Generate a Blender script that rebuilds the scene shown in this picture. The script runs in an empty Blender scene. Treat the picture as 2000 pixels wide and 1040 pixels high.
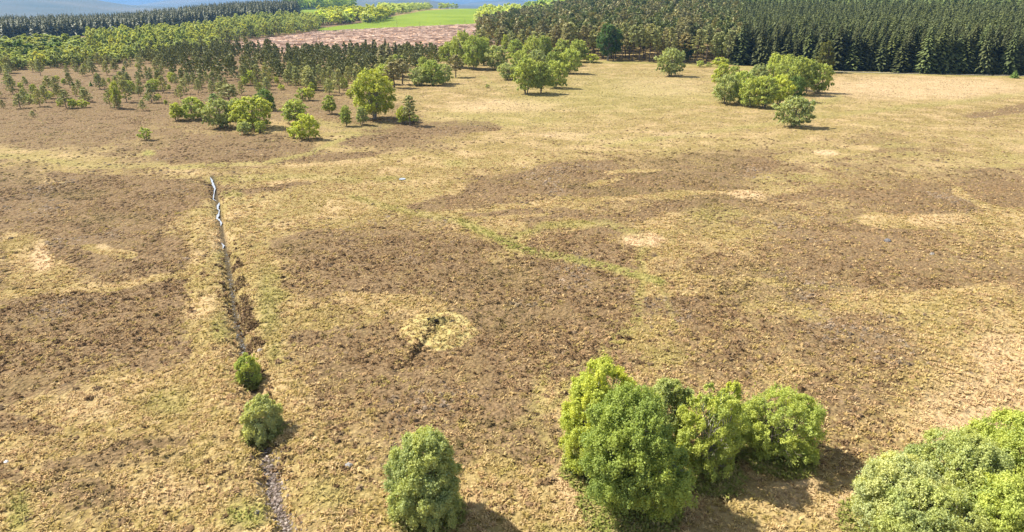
import bpy, math, random
import numpy as np

# ------------------------------------------------------------------ camera, light, exposure
sc = bpy.context.scene
col = sc.collection
CAM_H = 30.0
FPX = 1334.0                       # focal length in pixels of the 2000 px wide picture
PITCH = math.atan(517.0 / FPX)
cam_d = bpy.data.cameras.new("camera")
cam = bpy.data.objects.new("camera", cam_d)
col.objects.link(cam)
cam.location = (0, 0, CAM_H)
cam.rotation_euler = (math.pi / 2 - PITCH, 0, 0)
cam_d.sensor_width = 36.0
cam_d.lens = 36.0 * FPX / 2000.0
cam_d.clip_start = 0.5
cam_d.clip_end = 80000
sc.camera = cam

SUN_EL = math.radians(48)
SHADOW_AZ = math.radians(-23)      # direction shadows fall, measured from +X
SUN_ROT = math.atan2(-math.cos(SHADOW_AZ), -math.sin(SHADOW_AZ))
world = bpy.data.worlds.new("World")
sc.world = world
world.use_nodes = True
wn, wl = world.node_tree.nodes, world.node_tree.links
wn.clear()
w_out = wn.new('ShaderNodeOutputWorld')
w_bg = wn.new('ShaderNodeBackground')
w_sky = wn.new('ShaderNodeTexSky')
w_sky.sky_type = 'NISHITA'
w_sky.sun_disc = False
w_sky.sun_elevation = SUN_EL
w_sky.sun_rotation = SUN_ROT
w_sky.air_density = 1.0
w_sky.dust_density = 1.5
w_bg.inputs['Strength'].default_value = 0.075
# thin white cloud over the blue
w_tc = wn.new('ShaderNodeTexCoord')
w_map = wn.new('ShaderNodeMapping')
w_map.inputs['Scale'].default_value = (1.0, 1.0, 4.5)
w_no = wn.new('ShaderNodeTexNoise')
w_no.inputs['Scale'].default_value = 2.6
w_no.inputs['Detail'].default_value = 7
w_rp = wn.new('ShaderNodeValToRGB')
w_rp.color_ramp.elements[0].position = 0.46
w_rp.color_ramp.elements[1].position = 0.66
w_mx = wn.new('ShaderNodeMixRGB')
w_mx.inputs['Color2'].default_value = (8.0, 8.2, 8.6, 1)
wl.new(w_tc.outputs['Generated'], w_map.inputs['Vector'])
wl.new(w_map.outputs['Vector'], w_no.inputs['Vector'])
wl.new(w_no.outputs['Fac'], w_rp.inputs['Fac'])
wl.new(w_rp.outputs['Color'], w_mx.inputs['Fac'])
wl.new(w_sky.outputs['Color'], w_mx.inputs['Color1'])
wl.new(w_mx.outputs['Color'], w_bg.inputs['Color'])
wl.new(w_bg.outputs['Background'], w_out.inputs['Surface'])

sun_d = bpy.data.lights.new("sun", 'SUN')
sun_d.energy = 5.0
sun_d.angle = math.radians(0.5)
sun_d.color = (1.0, 0.945, 0.83)
sun = bpy.data.objects.new("sun", sun_d)
col.objects.link(sun)
sun.rotation_euler = (math.pi / 2 - SUN_EL, 0, SHADOW_AZ - math.pi / 2 + math.pi)
from mathutils import Vector
_sd = Vector((math.cos(SHADOW_AZ) * math.cos(SUN_EL), math.sin(SHADOW_AZ) * math.cos(SUN_EL), -math.sin(SUN_EL)))
sun.rotation_euler = _sd.to_track_quat('-Z', 'Y').to_euler()

sc.view_settings.view_transform = 'Standard'
sc.view_settings.look = 'None'
sc.view_settings.exposure = 1.08
sc.view_settings.gamma = 1.0

random.seed(7)
RNG = np.random.default_rng(11)
GS = np.array([.78, .745, .66])     # open ground albedo scale

# ------------------------------------------------------------------ noise
def _hash(ix, iy, s):
    n = (ix.astype(np.int64) * 374761393 + iy.astype(np.int64) * 668265263 + s * 1442695041) & 0xFFFFFFFF
    n = ((n ^ (n >> 13)) * 1274126177) & 0xFFFFFFFF
    n = (n ^ (n >> 16)) & 0xFFFFFF
    return n / float(0xFFFFFF)

def vnoise(x, y, s=0):
    xi = np.floor(x); yi = np.floor(y)
    fx = x - xi; fy = y - yi
    fx = fx * fx * (3 - 2 * fx); fy = fy * fy * (3 - 2 * fy)
    a = _hash(xi, yi, s); b = _hash(xi + 1, yi, s); c = _hash(xi, yi + 1, s); d = _hash(xi + 1, yi + 1, s)
    return (a * (1 - fx) + b * fx) * (1 - fy) + (c * (1 - fx) + d * fx) * fy

def fbm(x, y, s=0, oc=4):
    v = 0; a = 0.5; t = 0
    for i in range(oc):
        v = v + a * vnoise(x, y, s + i * 17); t += a
        x = x * 2.03 + 11.3; y = y * 2.03 - 7.1; a *= 0.5
    return v / t - 0.5

def ss(x, a, b):
    t = np.clip((x - a) / (b - a), 0, 1)
    return t * t * (3 - 2 * t)

# ------------------------------------------------------------------ survey transforms (photo bearings to metres on the ground)
CP, SP = math.cos(PITCH), math.sin(PITCH)

def ray(u, v):
    x = (u - 1000.0) / FPX; y = (520.0 - v) / FPX
    return np.array([x, CP + y * SP, -SP + y * CP])

def flat(u, v):
    d = ray(u, v); t = -CAM_H / d[2]
    return d[0] * t, d[1] * t

def proj(x, y, z):
    z = z - CAM_H
    dep = y * CP - z * SP
    dep = np.where(dep < 1, 1, dep)
    up = y * SP + z * CP
    return 1000 + FPX * x / dep, 520 - FPX * up / dep

def polyline_dist(x, y, pts):
    best = np.full(x.shape, 1e9); par = np.zeros(x.shape)
    n = len(pts) - 1
    for i in range(n):
        ax, ay = pts[i]; bx, by = pts[i + 1]
        dx, dy = bx - ax, by - ay
        t = np.clip(((x - ax) * dx + (y - ay) * dy) / (dx * dx + dy * dy), 0, 1)
        dd = np.hypot(x - ax - t * dx, y - ay - t * dy)
        m = dd < best
        best = np.where(m, dd, best); par = np.where(m, (i + t) / n, par)
    return best, par

DITCH_UV = [(414, 345), (420, 372), (426, 402), (431, 435), (437, 470), (444, 510), (450, 545), (456, 590), (462, 630),
            (472, 665), (482, 695), (490, 735), (500, 790), (510, 860), (524, 900), (532, 935), (538, 970), (555, 1010), (562, 1050), (568, 1120)]
DITCH = [flat(u, v) for u, v in DITCH_UV]
DRAIN = [flat(u, v) for u, v in [(852, 646), (834, 665), (815, 690), (795, 708), (772, 724)]]
MOUND = flat(855, 645)
HOLE = flat(860, 632)

def terrain(x, y):
    x = np.asarray(x, float); y = np.asarray(y, float)
    d = np.hypot(x, y)
    yy = np.maximum(y, np.abs(x) * 0.6 + 1)
    up = 1000 + 1431 * x / yy
    wl_ = 1 - ss(up, 100, 450)
    wc = ss(up, 200, 550) * (1 - ss(up, 950, 1250))
    wr = ss(up, 950, 1300)
    z = wl_ * (-5 * ss(d, 500, 1000)) + wc * (14 * ss(d, 650, 1400)) + wr * (36 * ss(d, 330, 1150))
    z = z - 100 * ss(d, 1600, 5000)
    z = z + 0.9 * fbm(x / 34, y / 34, 3, 3) * ss(d, 20, 120) + 0.35 * fbm(x / 9, y / 9, 5, 2)
    near = d < 320
    if np.any(near):
        dd, par = polyline_dist(x, y, DITCH)
        w = 0.55 + 0.25 * fbm(x / 3, y / 3, 9, 2)
        fade = ss(par, 0.0, 0.06)
        z = z - near * fade * 0.6 * (1 - ss(dd, w * .6, w * .6 + 0.75)) + near * fade * 0.28 * np.exp(-((dd - 2.6) / 1.3) ** 2)
        d2, p2 = polyline_dist(x, y, DRAIN)
        z = z - 0.22 * (1 - ss(d2, 0.06, 0.36)) * (1 - 0.4 * p2)
        r = np.hypot((x - MOUND[0]) / 3.7, (y - MOUND[1]) / 4.1)
        r = r * (1 + .5 * fbm(x / 2.2, y / 2.2, 15, 2)); z = z + 0.42 * np.exp(-((r - 0.5) / 0.45) ** 2) * (r < 1.9)
        r = np.hypot((x - HOLE[0]) / 1.3, (y - HOLE[1]) / 0.95)
        z = z - 1.1 * (1 - ss(r, 0.55, 1.0))
    return z

_T = np.geomspace(25, 5000, 4000)
def hit(u, v):
    d = ray(u, v)
    x = d[0] * _T; y = d[1] * _T; z = CAM_H + d[2] * _T
    below = np.nonzero(z < terrain(x, y))[0]
    if len(below) == 0: return None
    i = below[0]
    return float(x[i]), float(y[i])

# ------------------------------------------------------------------ vegetation survey maps (41 columns every 50 px, rows at ROWV)
ROWV = [130, 160, 190, 220, 250, 280, 310, 340, 370, 400, 440, 480, 520, 560, 600, 640, 680, 720, 760, 800, 840, 880, 920, 960, 1000, 1040]
HMAP = """66666666666655543200000000000000000000000
77777777777766543200000000000000000000000
77777777777666544322111000000000000000011
77777777776666555332211000000000000002344
77777766654444677763222222111113444433444
56666666777764466543333221233344445555444
55444555777675443333334455666555455544445
66555654443332223345567787776655555555666
77777777444443333678888888877544555566677
88888888233333222577654556666665556677765
77777774232344555544364663255556666544344
53168888254788888876467774255566777776554
63268887222589999998888863556667777777767
55556777221777888877777664456667777777666
88888887111375342567888876488555666654333
88888887111256677888888876476566666543433
88888888111168888888988755655666777642222
78887765111158888888999655566667777653111
77775211111247888888885455556655566431111
65322111112246678888844444444555665421111
54333223333334567777655444444455665432211
32333244444322345567765444444445555432211
22334455543211122222346643222222344322211
12334455433110000000011121111111122111111
11234444322100000000000000000000000000000
11234433221000000000000000000000000000000""".split("\n")
HM = np.array([[int(c) for c in (r + "0" * 41)[:41]] for r in HMAP], float) / 9.0
UC = np.arange(41) * 50.0

def sample_map(M, u, v):
    r = np.interp(v, ROWV, np.arange(len(ROWV)))
    c = np.clip(u / 50.0, 0, 39.999)
    r = np.clip(r, 0, len(ROWV) - 1.001)
    ri = r.astype(int); ci = c.astype(int); fr = r - ri; fc = c - ci
    fr = fr * fr * (3 - 2 * fr); fc = fc * fc * (3 - 2 * fc)
    return (M[ri, ci] * (1 - fc) + M[ri, ci + 1] * fc) * (1 - fr) + (M[ri + 1, ci] * (1 - fc) + M[ri + 1, ci + 1] * fc) * fr

GREEN_STROKES = [  # points, half width (px at that place, vertical ones narrow), strength
    ([(690, 385), (740, 400), (790, 412), (850, 425), (930, 440)], 7, .55),
    ([(900, 435), (960, 460), (990, 478), (1040, 492), (1120, 507), (1200, 524), (1290, 552)], 9, .95),
    ([(990, 470), (1060, 442), (1180, 435), (1250, 460)], 8, .6),
    ([(1255, 470), (1255, 540), (1245, 620), (1215, 660), (1130, 720), (1080, 790), (1020, 830)], 11, .45),
    ([(1290, 550), (1312, 640)], 9, .35),
    ([(0, 305), (90, 312), (170, 325), (260, 325), (320, 320)], 6, .45),
    ([(320, 322), (340, 329), (390, 325), (450, 322), (520, 318), (600, 302), (640, 282), (700, 262)], 5, .75),
    ([(410, 352), (500, 347), (600, 345), (700, 352)], 7, .5),
    ([(430, 378), (470, 378)], 7, .6),
    ([(1180, 285), (1250, 274), (1400, 257), (1520, 241), (1600, 229), (1750, 212), (1860, 200), (2000, 183)], 5, .55),
    ([(1400, 145), (1450, 200), (1560, 214), (1640, 190)], 8, .6),
    ([(940, 150), (1000, 190), (1110, 184)], 6, .5),
    ([(600, 235), (680, 252), (760, 245)], 9, .45),
    ([(1060, 720), (1040, 800), (1090, 880)], 14, .35),
    ([(1130, 120), (1300, 124), (1440, 132), (1620, 140), (2000, 151), (2400, 160)], 3.2, .9),
    ([(1060, 1035), (1250, 1040)], 12, .5),
]
GREEN_BLOBS = [(480, 1010, 50, 40, .75), (35, 1010, 30, 50, .6), (525, 600, 28, 75, .5), (430, 640, 22, 40, .45), (290, 300, 14, 7, .85),
               (762, 350, 40, 7, .5), (880, 320, 25, 8, .45), (1750, 285, 50, 9, .4), (1200, 185, 240, 50, .42), (1000, 230, 160, 20, .35), (1600, 222, 60, 10, .35),
               (340, 790, 70, 35, .4), (540, 690, 25, 40, .45), (700, 262, 60, 8, .35), (850, 1030, 60, 14, .8), (780, 1010, 30, 20, .6),
               (1390, 420, 60, 20, .35), (1560, 350, 80, 12, .3), (1600, 560, 60, 12, .25), (1310, 700, 60, 30, .25), (640, 960, 60, 30, .3),
               (1440, 190, 40, 12, .6), (880, 150, 50, 10, .3), (1980, 310, 40, 12, .3), (860, 640, 60, 32, .25), (430, 500, 18, 14, .5), (1790, 300, 40, 6, .3)]
PALE_BLOBS = [(1255, 468, 44, 15, 1.), (1460, 380, 40, 11, .8), (1610, 298, 24, 6, .9), (980, 208, 120, 16, .6), (1290, 170, 100, 22, .5),
              (1800, 172, 260, 26, .75), (1900, 800, 130, 90, .6), (1130, 940, 60, 60, .7), (330, 960, 70, 35, .3), (170, 790, 90, 40, .35),
              (1330, 262, 60, 7, .5), (80, 500, 22, 34, .8), (205, 483, 22, 8, .6), (1840, 430, 60, 16, .4), (1560, 965, 60, 40, .6), (740, 250, 60, 6, .2),
              (1960, 690, 70, 60, .6), (430, 480, 20, 35, .5), (1700, 1000, 120, 50, .7), (1100, 265, 60, 8, .5)]

SWEEPS = [  # streaks of dense heather (+) and of straw grass (-) across the moor
    ([(840, 405), (920, 388), (1000, 377), (1060, 373), (1140, 372)], 14, .95), ([(1150, 388), (1230, 376), (1330, 356), (1400, 336), (1480, 320)], 13, .9),
    ([(1000, 350), (1100, 335), (1180, 325)], 8, .75), ([(920, 430), (1020, 418)], 6, .8), ([(1020, 433), (1075, 425)], 8, .95), ([(1060, 476), (1130, 461), (1190, 450)], 12, .95),
    ([(1100, 428), (1250, 421), (1330, 402), (1450, 381)], 7, .7), ([(620, 470), (760, 490), (900, 520), (1000, 548)], 24, .95), ([(650, 305), (740, 303)], 7, .95),
    ([(700, 277), (800, 257), (940, 246)], 11, .9), ([(340, 306), (450, 300), (560, 286)], 13, .9), ([(100, 340), (240, 350)], 7, .8), ([(290, 358), (390, 352)], 3, .8),
    ([(450, 371), (580, 355)], 5, .7), ([(1500, 385), (1650, 375)], 8, .45), ([(1700, 380), (1850, 390), (1980, 400)], 12, .75), ([(1650, 440), (1800, 455)], 10, .6),
    ([(0, 400), (150, 395), (380, 385)], 30, .85), ([(100, 490), (250, 480), (380, 500)], 22, .9), ([(0, 620), (180, 600), (390, 610)], 34, .9), ([(1150, 495), (1240, 512)], 7, .8),
    ([(1320, 600), (1370, 650)], 22, .85), ([(1500, 640), (1640, 650)], 16, .7), ([(950, 700), (1100, 740)], 34, .9), ([(1900, 225), (2000, 210)], 9, .6),
    ([(850, 427), (1000, 411), (1150, 402), (1300, 386), (1450, 365)], 5, -.8), ([(1140, 361), (1200, 350)], 4, -.8), ([(1180, 341), (1270, 330)], 4, -.8), ([(900, 441), (1050, 427)], 4, -.6),
    ([(1730, 425), (1880, 440), (2000, 430)], 16, -.8), ([(1880, 375), (1960, 425)], 5, -.7), ([(60, 470), (88, 530)], 15, -.95), ([(190, 485), (235, 490)], 7, -.8),
    ([(0, 562), (150, 556), (300, 549), (390, 540)], 8, -.75), ([(1300, 530), (1520, 548)], 6, -.5), ([(1650, 600), (1800, 608), (1960, 572)], 20, -.75), ([(560, 600), (620, 640)], 20, -.6),
    ([(700, 585), (790, 590)], 20, -.8), ([(650, 395), (780, 385), (860, 365)], 22, -.7), ([(600, 330), (800, 320), (1000, 300)], 18, -.7), ([(0, 300), (60, 306)], 12, -.5),
    ([(1550, 310), (1700, 290)], 9, -.5), ([(450, 400), (600, 410)], 22, -.6), ([(230, 740), (400, 760)], 30, -.8), ([(20, 845), (110, 865)], 18, .75), ([(215, 935), (330, 905), (430, 890)], 20, .7), ([(60, 960), (200, 985), (250, 1030)], 20, .6)]

def px_noise(x, y, d):
    return fbm(x / 11.0, y / 11.0, 41, 4), fbm(x / 3.1, y / 3.1, 71, 3)

def masks(x, y, z):
    u0, v0 = proj(x, y, z)
    d = np.hypot(x, y)
    n1, n2 = px_noise(x, y, d)
    m1 = fbm(x / 13.0 + 50, y / 13.0, 91, 4)
    sc_ = FPX / np.maximum(d, 30)
    u = u0 + n1 * 9.0 * sc_; v = v0 + m1 * 9.0 * sc_ * np.clip(30.0 / np.maximum(d, 30), .05, 1) * 1.3
    h = sample_map(HM, u, np.clip(v, 100, 1040))
    h = np.where(v0 < 128, 0.72 * (1 - ss(u0, 700, 860)), h)
    # outside the picture to the sides the moor simply goes on
    for pts, w, s in SWEEPS:
        dd, _ = polyline_dist(u * .35, v, [(a * .35, b) for a, b in pts])
        k = abs(s) * (1 - ss(dd, w * .45, w * 1.25))
        h = h * (1 - k) + k * (1.0 if s > 0 else 0.0)
    h = ss(h + .3 * n2 + .2 * n1, .2, .93)
    us = u0 + n2 * 1.4 * sc_; vs = v0 + n2 * 1.2 * sc_ * 0.3 + m1 * 0.8 * sc_ * .2
    g = np.zeros_like(h); p = np.zeros_like(h)
    for pts, w, s in GREEN_STROKES:
        w = w * .8; s = s * .72
        # measure in an anisotropic space so a path keeps its width on the ground
        dd, _ = polyline_dist(us, vs, pts)
        g = np.maximum(g, s * (1 - ss(dd, w * .4, w * 1.7)))
    for cu, cv, a, b, s in GREEN_BLOBS:
        r = np.hypot((us - cu) / a, (vs - cv) / b) + n2 * .9
        g = np.maximum(g, s * (1 - ss(r, .3, 1.3)))
    for cu, cv, a, b, s in PALE_BLOBS:
        r = np.hypot((us - cu) / a, (vs - cv) / b) + n2 * .7
        p = np.maximum(p, s * (1 - ss(r, .5, 1.2)))
    h = h * (1 - .85 * g) * (1 - .8 * np.minimum(p * 1.2, 1))
    # mound of straw grass with its pit, and the grassy banks of the ditch
    r = np.hypot((x - MOUND[0]) / 3.8, (y - MOUND[1]) / 4.2) + n2 * .25
    mo = 1 - ss(r, .88, 1.05)
    h = h * (1 - .95 * mo)
    dd, par = polyline_dist(x, y, DITCH)
    wet_dark = (1 - ss(dd, .15, .55)) * (d < 300)
    bank = (1 - ss(dd + 2.6 * n2, 3.4, 5.4)) * ss(par, .1, .3) * (1 - ss(par, .72, .8)) * (d < 300)
    h = h * (1 - .9 * bank)
    d2, p2 = polyline_dist(x, y, DRAIN)
    wet_dark = np.maximum(wet_dark, .9 * (1 - ss(d2, .08, .3)))
    r = np.hypot((x - HOLE[0]) / 1.2, (y - HOLE[1]) / .9)
    wet_dark = np.maximum(wet_dark, 1 - ss(r, .5, 1.0))  # dark tone here paints in the shade down the pit
    return h, g, p, wet_dark, mo, u0, v0, d

def inpoly(u, v, poly):
    c = np.zeros(u.shape, bool); n = len(poly)
    for i in range(n):
        x1, y1 = poly[i]; x2, y2 = poly[(i + 1) % n]
        if y1 == y2: continue
        m = ((y1 > v) != (y2 > v)) & (u < (x2 - x1) * (v - y1) / (y2 - y1) + x1)
        c ^= m
    return c

FELL = [(420, 100), (424, 88), (520, 76), (620, 62), (800, 53), (945, 47), (1010, 50), (1110, 54), (1120, 112), (860, 114), (700, 110), (560, 104)]
FIELD = [(626, 66), (622, 56), (700, 46), (760, 34), (830, 21), (900, 17), (965, 16), (975, 30), (950, 46), (800, 53)]
FIELD2 = [(560, 30), (585, 14), (740, 10), (740, 30)]
FIELD3 = [(1030, 24), (1030, 13), (1190, 9), (1190, 24)]
FIELD4 = [(1300, 9), (1300, -8), (1520, -14), (1520, 9)]

# ------------------------------------------------------------------ mesh + material helpers
def mesh_np(name, V, F, attrs=None, smooth=False, mats=()):
    """V (n,3); F list of (m,k) index arrays (k = 3 or 4)."""
    me = bpy.data.meshes.new(name)
    if not isinstance(F, (list, tuple)): F = [F]
    F = [f for f in F if len(f)]
    nl = sum(f.size for f in F); nf = sum(len(f) for f in F)
    me.vertices.add(len(V)); me.vertices.foreach_set('co', np.ascontiguousarray(V, dtype=np.float32).ravel())
    me.loops.add(nl); me.loops.foreach_set('vertex_index', np.concatenate([f.ravel() for f in F]).astype(np.int32))
    tot = np.concatenate([np.full(len(f), f.shape[1]) for f in F])
    st = np.concatenate([[0], np.cumsum(tot)[:-1]])
    me.polygons.add(nf); me.polygons.foreach_set('loop_start', st.astype(np.int32))
    me.polygons.foreach_set('use_smooth', np.full(nf, smooth))
    for k, a in (attrs or {}).items():
        if a.ndim == 1:
            at = me.attributes.new(k, 'FLOAT', 'POINT'); at.data.foreach_set('value', a.astype(np.float32))
        else:
            at = me.attributes.new(k, 'FLOAT_COLOR', 'POINT')
            c = np.ones((len(V), 4), np.float32); c[:, :3] = a
            at.data.foreach_set('color', c.ravel())
    for m in mats: me.materials.append(m)
    me.update(calc_edges=True); me.validate()
    return me

def put(name, me, parent=None, loc=None, label=None, cat=None, group=None, kind=None):
    o = bpy.data.objects.new(name, me); col.objects.link(o)
    if parent is not None: o.parent = parent
    if loc is not None: o.location = loc
    if label: o['label'] = label
    if cat: o['category'] = cat
    if group: o['group'] = group
    if kind: o['kind'] = kind
    return o

class NT:
    def __init__(s, name):
        s.m = bpy.data.materials.new(name); s.m.use_nodes = True
        s.t = s.m.node_tree; s.t.nodes.clear()
        s.out = s.t.nodes.new('ShaderNodeOutputMaterial')
    def n(s, t, **kw):
        nd = s.t.nodes.new(t)
        for k, v in kw.items():
            if k in nd.inputs.keys(): nd.inputs[k].default_value = v
            else: setattr(nd, k, v)
        return nd
    def l(s, a, b): s.t.links.new(a, b)
    def noise(s, scale, detail=3, rough=.55, vec=None):
        nd = s.n('ShaderNodeTexNoise', Scale=scale, Detail=detail, Roughness=rough)
        if vec is not None: s.l(vec, nd.inputs['Vector'])
        return nd.outputs['Fac']
    def mix(s, f, a, b, bt='MIX'):
        nd = s.n('ShaderNodeMixRGB', blend_type=bt)
        for i, x in ((0, f), (1, a), (2, b)):
            if hasattr(x, 'is_linked') or hasattr(x, 'links'): s.l(x, nd.inputs[i])
            else: nd.inputs[i].default_value = x if i == 0 else (*x, 1)
        return nd.outputs[0]
    def math(s, op, a, b=None, clamp=False):
        nd = s.n('ShaderNodeMath', operation=op); nd.use_clamp = clamp
        for i, x in ((0, a), (1, b)):
            if x is None: continue
            if hasattr(x, 'links'): s.l(x, nd.inputs[i])
            else: nd.inputs[i].default_value = x
        return nd.outputs[0]
    def rng(s, x, a, b, c=0., d=1.):
        nd = s.n('ShaderNodeMapRange'); s.l(x, nd.inputs[0])
        for i, q in ((1, a), (2, b), (3, c), (4, d)): nd.inputs[i].default_value = q
        return nd.outputs[0]

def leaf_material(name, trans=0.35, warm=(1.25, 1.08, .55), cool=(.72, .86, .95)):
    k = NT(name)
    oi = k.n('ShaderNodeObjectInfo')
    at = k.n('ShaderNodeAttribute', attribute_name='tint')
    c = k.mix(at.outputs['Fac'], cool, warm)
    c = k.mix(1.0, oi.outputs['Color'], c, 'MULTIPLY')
    df = k.n('ShaderNodeBsdfPrincipled', Roughness=.62)
    df.inputs['Specular IOR Level'].default_value = .25
    k.l(c, df.inputs['Base Color'])
    tr = k.n('ShaderNodeBsdfTranslucent')
    c2 = k.mix(1.0, c, (1.25, 1.2, .6), 'MULTIPLY')
    k.l(c2, tr.inputs['Color'])
    mx = k.n('ShaderNodeMixShader'); mx.inputs[0].default_value = trans
    k.l(df.outputs[0], mx.inputs[1]); k.l(tr.outputs[0], mx.inputs[2]); k.l(mx.outputs[0], k.out.inputs['Surface'])
    return k.m

def simple_material(name, c1, c2, scale, rough=.85, bump=0.0, detail=4):
    k = NT(name)
    tc = k.n('ShaderNodeTexCoord')
    f = k.noise(scale, detail, .6, tc.outputs['Object'])
    f = k.rng(f, .35, .65)
    c = k.mix(f, c1, c2)
    b = k.n('ShaderNodeBsdfPrincipled', Roughness=rough)
    b.inputs['Specular IOR Level'].default_value = .2
    k.l(c, b.inputs['Base Color'])
    if bump:
        bp = k.n('ShaderNodeBump', Strength=.8, Distance=bump); k.l(f, bp.inputs['Height']); k.l(bp.outputs[0], b.inputs['Normal'])
    k.l(b.outputs[0], k.out.inputs['Surface'])
    return k.m

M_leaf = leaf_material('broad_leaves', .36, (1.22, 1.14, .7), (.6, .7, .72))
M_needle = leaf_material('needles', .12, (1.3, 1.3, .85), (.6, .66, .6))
M_bark = simple_material('grey_bark', (.11, .09, .07), (.24, .21, .17), 6, .9, .02)
M_birchbark = simple_material('pale_birch_bark', (.16, .14, .12), (.42, .39, .34), 5, .85, .01)
M_pinebark = simple_material('pine_bark', (.10, .08, .065), (.19, .145, .115), 5, .9, .02)
M_dead = simple_material('dead_wood', (.16, .13, .11), (.32, .28, .24), 4, .9, .01)

def tint_material(name, trans=0.0, rough=.9):
    """colour straight from a real per-plant colour attribute, roughened by fine noise"""
    k = NT(name)
    at = k.n('ShaderNodeAttribute', attribute_name='col')
    tc = k.n('ShaderNodeTexCoord')
    f = k.rng(k.noise(9, 3, .6, tc.outputs['Object']), .3, .7, .75, 1.25)
    c = k.mix(1.0, at.outputs['Color'], f, 'MULTIPLY')
    b = k.n('ShaderNodeBsdfPrincipled', Roughness=rough)
    b.inputs['Specular IOR Level'].default_value = .1
    k.l(c, b.inputs['Base Color'])
    if trans:
        tr = k.n('ShaderNodeBsdfTranslucent'); k.l(c, tr.inputs['Color'])
        mx = k.n('ShaderNodeMixShader'); mx.inputs[0].default_value = trans
        k.l(b.outputs[0], mx.inputs[1]); k.l(tr.outputs[0], mx.inputs[2]); k.l(mx.outputs[0], k.out.inputs['Surface'])
    else:
        k.l(b.outputs[0], k.out.inputs['Surface'])
    return k.m
M_heather = tint_material('heather_sprigs', .15)
M_grass = tint_material('straw_grass', .3)
M_stone = tint_material('stone', 0, .8)

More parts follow.
